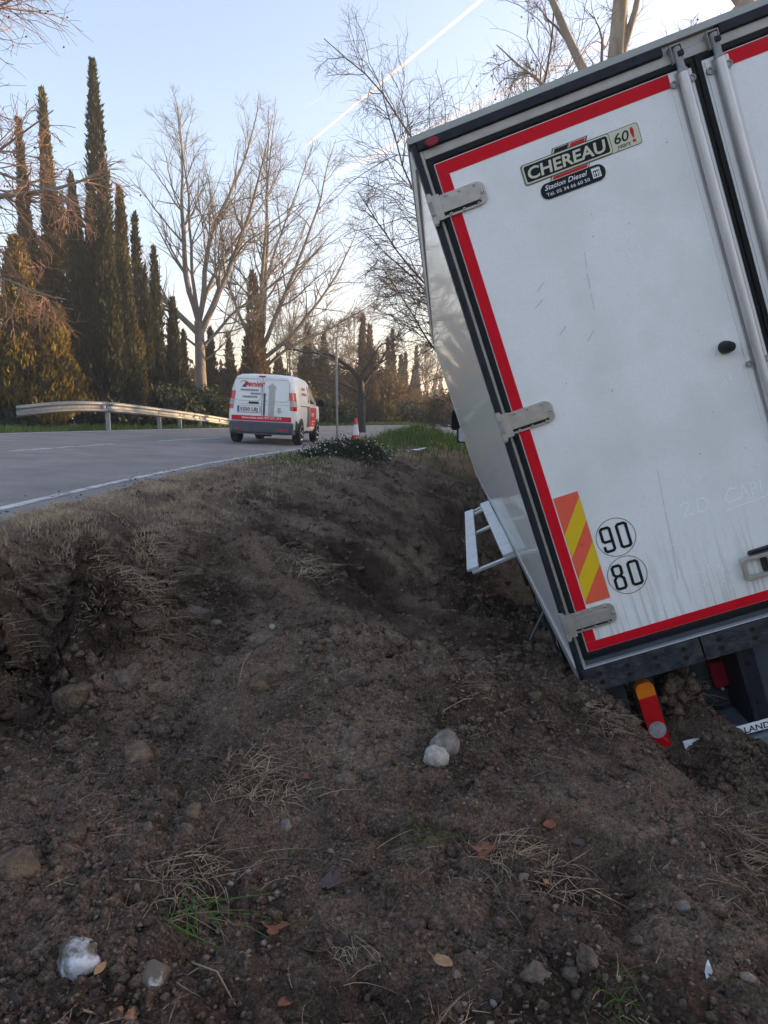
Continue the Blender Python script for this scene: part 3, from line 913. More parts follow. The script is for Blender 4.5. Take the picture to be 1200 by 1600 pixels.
# ------------------------------------------------------------------ sill, buffers and everything below the doors
t = MB()
t.box((.046, -.012, .128), (2.554, .05, .164), M['plate_navy'])
t.box((.03, -.046, .128), (2.57, -.013, .1345), M['alu'])
t.build('sill', truck, bevel=.002)
for x0, x1 in ((.014, .612), (.622, 1.29), (1.31, 1.978), (1.988, 2.586)):
    t = MB()
    t.box((x0, -.058, .002), (x1, .05, .126), M['buffer'])
    n = 4
    for i in range(n):
        for z in (.092, .044):
            x = x0 + .085 + (x1 - x0 - .17) * i / (n - 1)
            t.ring(circle(x, z, .0155, 14), circle(x, z, .010, 14), -.0605, -.057, M['black_matt'])
            t.tube([(x, -.0595, z), (x, -.057, z)], .0095, M['black'], 12)
    for q in range(3):
        t.box((x0 + .14, -.0595, .055 + q * .012), (x1 - .14, -.057, .058 + q * .012), M['buffer'])
    t.build('buffer', truck, bevel=.004)
def lampcluster(x, y, dirx):
    t = MB()
    w = .047
    def seg(z0, z1, m, top=False, yy=-.0):
        poly = [(x - w, z0), (x + w, z0), (x + w, z1), (x - w, z1)]
        if top: poly = [(x - w, z0), (x + w, z0), (x + w, z1 - .02), (x + w - .018, z1), (x - w + .018, z1), (x - w, z1 - .02)]
        t.prism(poly, y - .05, y, m)
    def arc(cx, cz, a0, a1, r=.034): return [(cx + r * math.cos(q), cz + r * math.sin(q)) for q in np.linspace(a0, a1, 8)]
    t.prism(arc(x - w + .034, -.414, PI, 1.5 * PI) + arc(x + w - .034, -.414, -.5 * PI, 0) + [(x + w, -.1365), (x - w, -.1365)], y - .05, y, M['lamp_red'])
    t.prism([(x - w, -.1345), (x + w, -.1345)] + arc(x + w - .034, -.089, 0, .5 * PI) + arc(x - w + .034, -.089, .5 * PI, PI), y - .05, y, M['lamp_amber'])
    t.prism(circle(x, -.322, .0455, 28), y - .0545, y - .002, M['lamp_clear'])
    for z in (-.216, -.272): t.box((x - w + .001, y - .0508, z - .0015), (x + w - .001, y - .049, z + .0015), M['lamp_dark'])
    o = t.build('lamp_lens', None, smooth=True, bevel=.004)
    h = MB()
    h.prism(rrect(x - .058, -.45, x + .062, -.045, .03), y, y + .05, M['black_matt'])
    hh = h.build('tail_lamp', truck, bevel=.004)
    o.parent = hh
    return hh
lampcluster(.300, .06, 1); lampcluster(2.30, .06, 1)
t = MB()
t.prism(rrect(.700, -.315, .790, -.172, .008), .25, .30, M['lamp_dark'])
t.box((.705, .26, -.335), (.785, .30, -.316), M['black'])
t.tube([(.735, .27, -.325), (.735, .245, -.325)], .008, M['grime'], 8)
t.build('fog_lamp', truck, bevel=.006)
# folded tail-lift: platform, arms, printed strip, tread plate
t = MB()
t.box((.33, .34, -.78), (2.27, .40, -.10), M['plate_navy'])
for z in (-.28, -.46): t.box((.34, .325, z), (2.26, .342, z + .012), M['plate_navy'])
t.build('lift_platform', truck, bevel=.006)
for x in (.775, 1.75):
    t = MB()
    t.box((x, -.02, -.56), (x + .025, .33, -.015), M['navy_rubber'])
    t.box((x + .026, .02, -.56), (x + .095, .32, -.012), M['navy_rubber'])
    for z in (-.11, -.33):
        t.tube([(x + .06, .021, z), (x + .06, .012, z)], .012, M['black'], 10)
    t.build('lift_column', truck, bevel=.006)
t = MB()
t.box((.875, .05, -.56), (1.74, .30, -.03), M['plate_navy'])
t.build('lift_cover', truck, bevel=.008)
t = MB()
t.box((.40, -.030, -.452), (2.2, -.016, -.404), M['sticker_white'])
lb = t.build('lift_strip', truck, bevel=.002)
t = MB(); word_on(t, 'DHOLLANDIA', .570, -.445, .047, M['black'], -.0312, bold=.014, width=.315); t.build('lettering', lb)
t = MB()
t.box((.42, -.060, -.545), (2.18, .30, -.470), M['diamond'])
rr = random.Random(9)
for i in range(64):
    for j in range(3):
        x, z = .44 + i * .027, -.533 + j * .024
        a = .8 if (i + j) % 2 else -.8
        v, f = strokes2d([[(x - .008 * math.cos(a), z - .008 * math.sin(a)), (x + .008 * math.cos(a), z + .008 * math.sin(a))]], .005)
        t.add([(p[0], -.0625, p[1]) for p in v], f, M['galv'])
t.build('tread_plate', truck)
t = MB()
t.box((.500, -.066, -.490), (.566, -.04, -.440), M['sticker_white'])
t.build('lift_bracket', truck, bevel=.003)
t = MB(); t.tube([(.52, -.05, -.405), (.60, -.05, -.395)], .012, M['grime'], 8); t.build('lift_pin', truck, smooth=True)
t = MB()
t.box((.02, -.03, -.17), (.10, -.01, .0), M['galv'])
t.build('mud_bracket', truck, bevel=.004)
t = MB(); t.box((.01, .00, -.4), (.20, .05, -.002), M['black_matt']); t.build('mud_flap', truck, bevel=.004)
# chassis, wheels, mudguards
t = MB()
for x in (.86, 1.66): t.box((x, .45, -.36), (x + .08, TL, -.06), M['black_matt'])
for i in range(14): t.box((.1, .6 + i * .76, -.05), (2.5, .66 + i * .76, .028), M['black_matt'])
t.build('chassis', truck)
def lathe(mb, prof, c, m, n=28):
    v, f = [], []
    for k in range(n):
        a = 2 * PI * k / n
        for (x, r) in prof: v.append((c[0] + x, c[1] + r * math.cos(a), c[2] + r * math.sin(a)))
    p = len(prof)
    for k in range(n):
        q = (k + 1) % n
        for j in range(p - 1): f.append((k * p + j, k * p + j + 1, q * p + j + 1, q * p + j))
    mb.add(v, f, m)
for yy_ in (2.35, 3.65, 9.6):
    for sx in (0, 1):
        s = 1 if sx == 0 else -1
        x = .06 if sx == 0 else 2.54
        t = MB()
        lathe(t, [(s * .02, .27), (s * .0, .30), (s * .0, .47), (s * .03, .51), (s * .27, .51), (s * .30, .47), (s * .30, .28)], (x, yy_, -.62), M['tyre'])
        w = t.build('wheel', truck, smooth=True)
        t = MB(); lathe(t, [(s * .03, .27), (s * .08, .24), (s * .10, .12), (s * .02, .10), (s * .0, .0)], (x, yy_, -.62), M['alu_dull']); t.build('wheel_rim', w, smooth=True)
for yy_ in (1.75,):
    for x0, x1 in ((.03, .44), (2.16, 2.57)):
        t = MB()
        pts = [(1.55, -.95), (1.58, -.25), (1.75, -.06), (3.9, -.06), (4.2, -.20), (4.25, -.6)]
        for (a, c), (e, g) in zip(pts[:-1], pts[1:]):
            L = math.hypot(e - a, g - c); n_ = (-(g - c) / L * .012, (e - a) / L * .012)
            t.add([(x0, a, c), (x1, a, c), (x1, e, g), (x0, e, g), (x0, a - n_[0], c - n_[1]), (x1, a - n_[0], c - n_[1]), (x1, e - n_[0], g - n_[1]), (x0, e - n_[0], g - n_[1])],
                  [(0, 1, 2, 3), (7, 6, 5, 4), (0, 4, 5, 1), (2, 6, 7, 3), (1, 5, 6, 2), (0, 3, 7, 4)], M['black_matt'])
        t.build('mudguard', truck)
# aluminium side guard, bent outwards into the bank
TI = TRUCK.inverted()
def lc(px, py, y): return TI @ Vector(at_y(px, py, y))
gn_lo, gf_lo = lc(739, 889, 7.15), lc(733, 799, 10.0)
gn_hi, gf_hi = lc(795, 866, 7.15), lc(757, 786, 10.0)
def bar(name, a, c, w, th, m, parent):
    a, c = Vector(a), Vector(c); d = (c - a).normalized()
    n = guard_n; u = d.cross(n).normalized()
    t = MB(); v = []
    for p in (a, c):
        for su, sn in ((-1, -1), (1, -1), (1, 1), (-1, 1)): v.append(p + u * su * w / 2 + n * sn * th / 2)
    t.add(v, [(3, 2, 1, 0), (4, 5, 6, 7), (0, 1, 5, 4), (1, 2, 6, 5), (2, 3, 7, 6), (3, 0, 4, 7)], m)
    return t.build(name, parent, bevel=.004)
guard_n = (gf_lo - gn_lo).cross(gn_hi - gn_lo).normalized()
sg = bar('side_guard', gn_lo, gf_lo, .125, .03, M['guard_alu'], truck)
bar('guard_rail', gn_hi, gf_hi, .125, .03, M['guard_alu'], sg)
up = (gn_hi - gn_lo)
for q in (.0, .55, .93, 1.0):
    a = gn_lo.lerp(gf_lo, q); c = gn_hi.lerp(gf_hi, q)
    a, c = a + guard_n * .034 - (c - a) * .05, c + guard_n * .034 + (c - a) * .55
    bar('guard_strut', a, c, .06, .03, M['guard_alu'], sg)
t = MB()
t.tube([(.03, 1.9, -.15), (-.14, 2.1, -.42), (-.15, 2.3, -.72)], .012, M['galv'], 6)
t.build('stay_rod', truck)
# cab ahead of the box, mostly hidden
t = MB()
cy = TL + .55
v = []
for x in (.06, 2.54):
    v += [(x, cy, -.75), (x, cy + 2.15, -.75), (x, cy + 2.25, .45), (x, cy + 1.95, 1.55), (x, cy + 1.4, 1.85), (x, cy, 1.85)]
t.add(v, [(5, 4, 3, 2, 1, 0), (6, 7, 8, 9, 10, 11)] + [(i, (i + 1) % 6, (i + 1) % 6 + 6, i + 6) for i in range(6)], M['white_paint'])
t.build('cab', truck, bevel=.06)
for x in (.045, 2.542):
    t = MB(); t.box((x, cy + .75, .55), (x + .013, cy + 1.75, 1.35), M['glass_dark']); t.build('cab_window', truck)
def mir(px0, py0, px1, py1, m, y=16.4):
    a, c = at_y(px0, py0, y), at_y(px1, py1, y)
    t = MB()
    o = rrect(a[0], c[2], c[0], a[2], .06)
    t.prism(o, y - .10, y + .06, m)
    t.prism([(p[0] * .84 + (a[0] + c[0]) * .08, p[1] * .84 + (a[2] + c[2]) * .08) for p in o], y - .106, y - .099, M['glass_dark'] if m is M['black'] else M['cone_white'])
    t.v = [tuple(TI @ Vector(p)) for p in t.v]
    return t.build('cab_mirror', truck, bevel=.02)
mir(705, 641, 727, 672, M['black']); mir(714, 664, 742, 692, M['black_matt'])
t = MB()
q = [TI @ Vector(at_y(x, y, 16.5)) for x, y in ((712, 660), (720, 664), (735, 668), (760, 660))]
t.tube(q, .025, M['black'], 6)
t.build('mirror_arm', truck)
#@@PART3
# ------------------------------------------------------------------ small van driving off
def van_build():
    p = at_h(407, 695, -.635)
    vx, vy = p[0] , p[1]
    root = empty('delivery_van', (vx, vy, -.62 + CZ), -4.0 * D)
    root.rotation_euler = (0.0, math.atan(.05) * 1.0, -4.0 * D)
    tag(root, 'small white delivery van with red and grey lettering driving away on the road', 'van')
    W2, L = .88, 4.1
    def roof(y):
        return float(np.interp(y, [0, .25, 1.2, 2.2, 2.75, 3.25, 3.75, 4.0, 4.1], [1.70, 1.745, 1.775, 1.75, 1.56, 1.14, 1.02, .86, .66]))
    def prof(y):
        R = roof(y); top = max(R, .2)
        pw = float(np.interp(y, [0, .12, .5, 3.2, 3.8, 4.1], [.93, .97, 1, 1, .95, .80]))
        belt = min(1.05, R - .03)
        pts = [(.60, .24), (.80, .28), (.865, .40), (.88, .70), (.875, belt * .86), (.86, belt)]
        if R > 1.12:
            sh = R - belt
            pts += [(.82, belt + sh * .45), (.765, belt + sh * .75), (.70, belt + sh * .91), (.60, belt + sh * .975), (.30, R)]
        else:
            pts += [(.85, belt + .004), (.84, belt + .008), (.80, belt + .013), (.62, belt + .02), (.3, R)]
        return [(x * pw, z) for x, z in pts]
    def rear_y(z): return .02 + .10 * max(0, (z - .75)) ** 1.3
    ys = [0, .05, .12, .3, .6, 1.0, 1.5, 2.0, 2.4, 2.75, 3.0, 3.25, 3.5, 3.75, 3.95, 4.06, 4.1]
    v, f = [], []
    for i, y in enumerate(ys):
        pr = prof(y)
        ring = [(x, z) for x, z in pr] + [(-x, z) for x, z in reversed(pr)]
        ins = .965 if i == 0 else (.99 if i == 1 else 1)
        for x, z in ring:
            k = max(0, 1 - y / .6)
            v.append((x * ins, y + rear_y(z) * k, .95 + (z - .95) * ins))
    n = len(ring)
    for i in range(len(ys) - 1):
        for j in range(n):
            q = (j + 1) % n
            f.append((i * n + j, i * n + q, (i + 1) * n + q, (i + 1) * n + j))
    m = n // 2
    for j in range(m - 1):                       # rear and front caps as strips
        f.append((j, n - 1 - j, n - 2 - j, j + 1))
        b0 = (len(ys) - 1) * n
        f.append((b0 + j, b0 + j + 1, b0 + n - 2 - j, b0 + n - 1 - j))
    mb = MB(); mb.add(v, f, M['white_paint'])
    mb.build('body', root, smooth=True)
    def side_x(y, z):
        pr = prof(y)
        zs = [q[1] for q in pr]; xs = [q[0] for q in pr]
        return float(np.interp(z, zs, xs))
    def side_patch(mb, ya, yb, zlo, zhi, m, off=.006, sx=1, ny=6, nz=5):
        vv, ff = [], []
        for i in range(ny + 1):
            y = ya + (yb - ya) * i / ny
            for j in range(nz + 1):
                z0 = zlo(y) if callable(zlo) else zlo
                z1 = zhi(y) if callable(zhi) else zhi
                z = z0 + (z1 - z0) * j / nz
                kk = max(0, 1 - y / .6)
                vv.append((sx * (side_x(y, z) + off), y + rear_y(z) * kk, z))
        for i in range(ny):
            for j in range(nz):
                a = i * (nz + 1) + j
                q = (a, a + nz + 1, a + nz + 2, a + 1)
                ff.append(q if sx > 0 else q[::-1])
        mb.add(vv, ff, m)
    for sx in (1, -1):
        t = MB(); side_patch(t, 2.02, 3.08, 1.08, lambda y: min(1.56, roof(y) - .16 if y < 2.6 else roof(y) - .10), M['glass_dark'], sx=sx); t.build('side_window', root, smooth=True)
        t = MB(); side_patch(t, .62, 1.92, 1.10, 1.52, M['white_paint'], sx=sx, off=.005); t.build('window_panel', root, smooth=True)
        t = MB(); side_patch(t, 1.72, 1.90, 1.10, 1.52, M['glass_dark'], sx=sx, off=.007); t.build('side_window', root, smooth=True)
        t = MB(); side_patch(t, 1.98, 3.02, .36, .98, M['sticker_red'], sx=sx, off=.005); o = t.build('door_print', root, smooth=True)
        if sx > 0:
            t = MB()
            w, ff = text2d('enier', .20, bold=.015, shear=.2)
            t.add([(side_x(2.5, .8) + .009, 2.2 + p[0], .74 + p[1]) for p in w], ff, M['sticker_white'])
            t.box((.886, 2.25, .60), (.889, 2.75, .615), M['sticker_white']); t.box((.886, 2.25, .52), (.889, 2.6, .53), M['sticker_white'])
            t.build('lettering', o)['kind'] = 'stuff'
            t = MB()
            for z, n_ in ((1.40, 7), (1.27, 9)):
                for q in range(n_): t.add([(side_x(1.2, z) + .010, .85 + q * .075 + u_, z + w_) for u_, w_ in ((0, 0), (.05, 0), (.05, .07), (0, .07))], [(0, 1, 2, 3)], M['sticker_red'])
            t.build('side_print', root)['kind'] = 'stuff'
        t = MB(); side_patch(t, 1.55, 1.93, .34, .99, M['plate_navy'], sx=sx, off=.005); t.build('arrow_print', root, smooth=True)
        t = MB(); side_patch(t, .10, .50, .26, lambda y: .66 - .35 * y, M['black_matt'], sx=sx, off=.010); side_patch(t, .98, 3.0, .24, .34, M['black_matt'], sx=sx, off=.010); t.build('sill_trim', root)
        t = MB(); t.box((sx * .872 if sx > 0 else -.890, .66, .985), (sx * .890 if sx > 0 else -.872, 1.9, 1.0), M['black_matt']); t.build('slide_rail', root)
        # arches and wheels
        for wy in (.72, 3.20):
            t = MB()
            pts = [(wy + .385 * math.cos(a), .30 + .385 * math.sin(a)) for a in np.linspace(0, PI, 18)]
            vv = [(sx * (side_x(min(y, 3.9), max(z, .3)) + .008), y, z) for y, z in pts] + [(sx * .6, y, z) for y, z in pts] + [(sx * .6, wy, .30)]
            nn = len(pts)
            ff = [(i, i + 1, nn + i + 1, nn + i) for i in range(nn - 1)]
            t.add(vv, ff, M['black'])
            t.add([(sx * (side_x(min(y, 3.9), max(z, .3)) + .008), y, z) for y, z in pts] + [(sx * (side_x(wy, .5) + .008), wy, .30)], [(i, i + 1, nn) if sx > 0 else (i + 1, i, nn) for i in range(nn - 1)], M['black'])
            t.build('wheel_arch', root)
            t = MB(); x = sx * .90
            lathe(t, [(0, .19), (sx * .0, .215), (sx * .005, .285), (-sx * .02, .31), (-sx * .18, .31), (-sx * .2, .28), (-sx * .2, .19)], (x, wy, .31), M['tyre'], 30)
            w_ = t.build('wheel', root, smooth=True)
            t = MB(); lathe(t, [(-sx * .01, .20), (sx * .004, .19), (-sx * .01, .17), (-sx * .02, .06), (0, .05), (0, 0)], (x, wy, .31), M['rim'], 30)
            for q in range(7):
                a = q * 2 * PI / 7; t.tube([(x + sx * .004, wy + .10 * math.cos(a), .31 + .10 * math.sin(a)), (x + sx * .004, wy + .15 * math.cos(a), .31 + .15 * math.sin(a))], .025, M['black'], 6)
            t.build('rim', w_, smooth=True)
        # mirror
        t = MB(); t.box((sx * .87, 2.93, 1.04), (sx * 1.0, 2.97, 1.09), M['black']); t.tube([(sx * 1.02, 2.90, 1.13), (sx * 1.02, 2.95, 1.13), (sx * 1.02, 3.05, 1.13)], [.105, .115, .05], M['white_paint'] if 0 else M['black'], 14); t.build('wing_mirror', root, smooth=True)
        # rear light: tall cluster hugging the corner
        t = MB()
        for z0, z1, mm in ((.86, .96, M['lamp_red']), (.96, 1.10, M['lamp_clear']), (1.10, 1.30, M['lamp_red'])):
            for (ya, yb) in ((.0, .05), (.05, .12), (.12, .19)):
                vv = []
                for y in (ya, yb):
                    for z in (z0, z1):
                        k = max(0, 1 - y / .6); w = side_x(y, z) * (.965 if y == 0 else .99 if y == .05 else 1)
                        vv.append((sx * (w + .012), y + rear_y(z) * k - .010, z))
                t.add(vv, [(0, 2, 3, 1) if sx > 0 else (1, 3, 2, 0)], mm)
            vv = []
            for xw in (.75, None):
                for z in (z0, z1):
                    w = side_x(0, z) * .965 + .012
                    vv.append((sx * (w if xw is None else w - .085), rear_y(z) - .012, z))
            t.add(vv, [(0, 2, 3, 1) if sx > 0 else (1, 3, 2, 0)], mm)
        t.build('tail_light', root, smooth=False)
    # windscreen
    t = MB()
    t.add([(x, y + .01, roof(y) + .008 - .02 * (abs(x) > .5)) for y in (2.55, 3.2) for x in (-.66, 0, .66)], [(0, 1, 4, 3), (1, 2, 5, 4)], M['glass_dark']); t.build('windscreen', root)
    # rear bumper, doors, plate, prints
    t = MB()
    for z0, z1, xw, yo in ((.26, .56, .80, -.075),):
        pts = [(-xw - .03, .22), (-xw, .0), (-xw + .08, yo), (xw - .08, yo), (xw, .0), (xw + .03, .22)]
        vv = [(x, y, z) for z in (z0, z0 + .05, z1 - .03, z1) for x, y in [(a, b + (.03 if z in (z0, z1) else 0)) for a, b in pts]]
        ff = [(r * 6 + i, r * 6 + i + 1, (r + 1) * 6 + i + 1, (r + 1) * 6 + i) for r in range(3) for i in range(5)] + [(18, 19, 20, 21, 22, 23)]
        t.add(vv, ff, M['plate_navy'])
    bu = t.build('rear_bumper', root, bevel=.01)
    for sx in (-1, 1):
        t = MB(); t.box((sx * .55 - .09, -.088, .36), (sx * .55 + .09, -.07, .40), M['lamp_red']); t.build('reflector', bu)
    t = MB(); t.tube([(-.12, .3, .30), (.20, .3, .30)], .11, M['black_matt'], 12); t.build('exhaust_box', root)
    def ry(z): return rear_y(z) - .006
    def rpoly(t, poly, m, o=.0):
        t.add([(x, ry(z) - o, z) for x, z in poly], [tuple(range(len(poly)))], m)
    def seg(t, x0, z0, x1, z1, m, o=0.0, n=6):
        for k in range(n):
            a, c = z0 + (z1 - z0) * k / n, z0 + (z1 - z0) * (k + 1) / n
            rpoly(t, [(x0, a), (x1, a), (x1, c), (x0, c)], m, o)
    t = MB(); seg(t, -.006, .58, .004, 1.66, M['gasket']); t.build('door_gap', root)
    t = MB()
    for o_, i_ in ((rrect(-.72, 1.06, -.03, 1.61, .10), rrect(-.708, 1.072, -.042, 1.598, .09)), (rrect(.03, 1.06, .68, 1.61, .10), rrect(.042, 1.072, .668, 1.598, .09))):
        n_ = len(o_)
        t.add([(x, ry(z) - .0003, z) for x, z in o_ + i_], [(k, (k + 1) % n_, n_ + (k + 1) % n_, n_ + k) for k in range(n_)], M['alu_dull'])
    seg(t, -.74, .985, .70, .993, M['alu_dull'], n=1)
    t.build('panel_groove', root)
    t = MB(); seg(t, -.755, .575, .755, .70, M['sticker_red'], .002, 2)
    st = t.build('red_stripe', root)
    t = MB()
    w, ff = text2d('www.enier.com', .085, bold=.012, width=.55); t.add([(-.50 + p[0], ry(.65) - .006, .625 + p[1]) for p in w], ff, M['sticker_white'])
    t.build('lettering', st); t = MB(); w, ff = text2d('972 575 374', .075, bold=.01, width=.42); t.add([(.08 + p[0], ry(.65) - .006, .628 + p[1]) for p in w], ff, M['sticker_white'])
    t.build('lettering', st)['kind'] = 'stuff'
    t = MB()
    w, ff = text2d('enier', .20, bold=.02, shear=.25, width=.42); t.add([(-.36 + p[0], ry(1.42 + p[1]) - .005, 1.42 + p[1]) for p in w], ff, M['sticker_red'])
    a_ = [(-.47 + .11 * math.cos(q), 1.46 + .10 * math.sin(q)) for q in np.linspace(.3, PI + .3, 12)]
    for (x0, z0), (x1, z1) in zip(a_[:-1], a_[1:]): rpoly(t, [(x0, z0), (x1, z1), (x1 * .97 - .014, 1.46 + (z1 - 1.46) * .86), (x0 * .97 - .014, 1.46 + (z0 - 1.46) * .86)], M['plate_navy'], .004)
    rpoly(t, circle(-.405, 1.49, .052, 14), M['sticker_red'], .005)
    rpoly(t, [(-.52, 1.40), (-.40, 1.40), (-.42, 1.47), (-.48, 1.47)], M['plate_navy'], .006)
    t.build('logo', root)
    t = MB()
    for x0, x1, z, s_ in ((-.56, -.10, 1.33, 'excavacions'), (-.30, -.04, 1.245, 'grues'), (-.50, -.11, 1.165, 'transports')):
        rpoly(t, [(x0, z - .025), (x1, z - .025), (x1, z + .025), (x0, z + .025)], M['grime'], .003)
        for q in np.arange(x0 + .02, x1 - .02, .03): rpoly(t, [(q, z - .012), (q + .02, z - .012), (q + .02, z + .012), (q, z + .012)], M['plate_navy'], .006)
    t.build('print_bars', root)['kind'] = 'stuff'
    for ax, z0, z1, z2, hw, hd in ((.06, .71, 1.21, 1.28, .026, .05), (.24, .71, 1.40, 1.52, .075, .125)):
        t = MB(); seg(t, ax - hw, z0, ax + hw, z1, M['plate_navy' if hw < .05 else 'alu_dull'], .003); rpoly(t, [(ax - hd, z1), (ax + hd, z1), (ax, z2)], M['plate_navy' if hw < .05 else 'alu_dull'], .004); t.build('arrow_print', root)
    t = MB(); seg(t, .40, .84, .48, .92, M['alu_dull'], .003, 2); rpoly(t, [(.36, .84), (.44, .77), (.52, .84)], M['alu_dull'], .004); t.build('arrow_print', root)
    t = MB(); t.box((-.33, rear_y(1) - .03, 1.0), (-.08, rear_y(1) + .01, 1.045), M['black']); t.build('door_handle', root, bevel=.008)
    t = MB(); t.box((-.10, .10, 1.655), (.06, .16, 1.69), M['lamp_dark']); t.build('brake_light', root)
    t = MB(); t.box((-.60, -.004, .79), (-.05, .012, .93), M['white_paint']); t.box((-.60, -.006, .79), (-.555, .0, .93), mat('plate_blue', (.02, .06, .35), .4)); t.box((-.62, .004, .775), (-.03, .014, .945), M['alu_dull'])
    pl = t.build('number_plate', root)
    t = MB(); w, ff = text2d('5550 LBJ', .12, bold=.02, width=.44); t.add([(-.535 + p[0], -.009, .815 + p[1]) for p in w], ff, M['black']); t.build('lettering', pl)
    return root
van = van_build()

# ------------------------------------------------------------------ crash barrier on the far side
def guardrail():
    P = [(at_y(25, 643, 19.6), .31), (at_y(95, 636, 20.3), .31), (at_y(165, 636, 21.3), .31), (at_y(235, 643, 24.0), .31), (at_y(300, 651, 27.0), .30), (at_y(362, 660, 30.5), .30), (at_y(420, 668, 35.0), .30)]
    C = [Vector(p) for p, w in P]
    root = empty('guardrail', (C[2].x, C[2].y, -.4 + CZ))
    tag(root, 'long galvanised crash barrier along the far edge of the road', 'guardrail')
    o = root.location
    # smooth the path
    pts = []
    for i in range(len(C) - 1):
        for k in range(6):
            t = k / 6; p0, p1, p2, p3 = C[max(i - 1, 0)], C[i], C[i + 1], C[min(i + 2, len(C) - 1)]
            pts.append(.5 * ((2 * p1) + (p2 - p0) * t + (2 * p0 - 5 * p1 + 4 * p2 - p3) * t * t + (3 * p1 - p0 - 3 * p2 + p3) * t ** 3))
    pts.append(C[-1])
    prof_ = [(.0, -.155), (-.02, -.15), (-.08, -.115), (-.083, -.075), (-.01, -.03), (-.01, .03), (-.083, .075), (-.08, .115), (-.02, .15), (.0, .155)]
    joints = [0, 12, 24, len(pts) - 1]
    for a, c in zip(joints[:-1], joints[1:]):
        seg_ = pts[a:c + 1]
        v, f = [], []
        for i, p in enumerate(seg_):
            d = (seg_[min(i + 1, len(seg_) - 1)] - seg_[max(i - 1, 0)]); d.z = 0; d.normalize()
            nrm = Vector((d.y, -d.x, 0))       # towards the road / camera
            for (q, z) in prof_:
                v.append(p - nrm * (q - (.012 if a == 12 else 0)) + Vector((0, 0, z)) - o)
        n = len(prof_)
        for i in range(len(seg_) - 1):
            for j in range(n - 1): f.append((i * n + j, (i + 1) * n + j, (i + 1) * n + j + 1, i * n + j + 1))
        t = MB(); t.add(v, f, M['galv'])
        ob = t.build('beam', root, smooth=True)
        sd = ob.modifiers.new('thick', 'SOLIDIFY'); sd.thickness = .006
    for px, y in ((160, 21.3), (243, 24.6), (281, 26.4), (312, 27.9), (338, 29.2)):
        q = min(pts, key=lambda p: abs(600 + FPX * p.x / (p.y * .9916 - (p.z - CZ) * .1296) - px))
        g = gz(q.x, q.y + .1) - .1
        t = MB(); t.box((q.x - .06 - o.x, q.y + .10 - o.y, g - o.z), (q.x + .06 - o.x, q.y + .19 - o.y, q.z + .10 - o.z), M['galv']); t.box((q.x - .05 - o.x, q.y + .02 - o.y, q.z - .09 - o.z), (q.x + .05 - o.x, q.y + .10 - o.y, q.z + .09 - o.z), M['galv'])
        t.build('post', root, bevel=.006)
    for px in (170, 293):
        q = min(pts, key=lambda p: abs(600 + FPX * p.x / (p.y * .9916 - (p.z - CZ) * .1296) - px))
        t = MB(); b = Vector((q.x - .02, q.y - .09, q.z)) - o
        t.add([b + Vector((-.07, 0, 0)), b + Vector((.05, -.05, -.06)), b + Vector((.05, -.05, .06)), b + Vector((.06, .02, 0))], [(0, 1, 2), (0, 3, 1), (0, 2, 3), (1, 3, 2)], M['cone_white']); t.build('reflector', root)
guardrail()

# ------------------------------------------------------------------ post and cone on the verge
p = at_h(527, 694, -.73)
pole = empty('marker_post', (p[0], p[1], gz(p[0], p[1]) - .02))
tag(pole, 'thin tall grey metal post standing on the verge beside the van', 'post')
hp = at_y(527, 530, p[1])[2] - pole.location.z
t = MB(); t.tube([(0, 0, -.2), (0, 0, hp)], .032, M['galv'], 14); t.build('shaft', pole, smooth=True)
t = MB(); t.tube([(0, 0, hp - .01), (0, 0, hp + .03), (0, 0, hp + .045)], [.036, .036, .02], M['alu_dull'], 14); t.build('cap', pole, smooth=True)
p = at_h(556, 698, -.745)
cone = empty('traffic_cone', (p[0], p[1], max(gz(p[0], p[1]), p[2] + CZ) - .01))
tag(cone, 'red and white traffic cone at the edge of the road', 'traffic cone')
t = MB()
t.prism(rrect(-.165, 0, .165, .05, .02), -.165, .165, M['cone_red']); t.build('base', cone, bevel=.02)
def fr(z): return .120 - (.120 - .032) * (z - .05) / .70
def lathez(mb, prof_, m, n=24):
    v = [(r * math.cos(2 * PI * k / n), r * math.sin(2 * PI * k / n), z) for k in range(n) for (r, z) in prof_]
    q = len(prof_)
    mb.add(v, [(k * q + j, ((k + 1) % n) * q + j, ((k + 1) % n) * q + j + 1, k * q + j + 1) for k in range(n) for j in range(q - 1)], m)
t = MB(); lathez(t, [(fr(.05), .05), (fr(.58), .58), (fr(.75), .75), (.028, .765), (.0, .768)], M['cone_red']); t.build('cone_body', cone, smooth=True)
t = MB(); lathez(t, [(fr(.30) + .001, .30), (fr(.30) + .006, .302), (fr(.58) + .006, .578), (fr(.58) + .001, .58)], M['cone_white']); t.build('white_sleeve', cone, smooth=True)
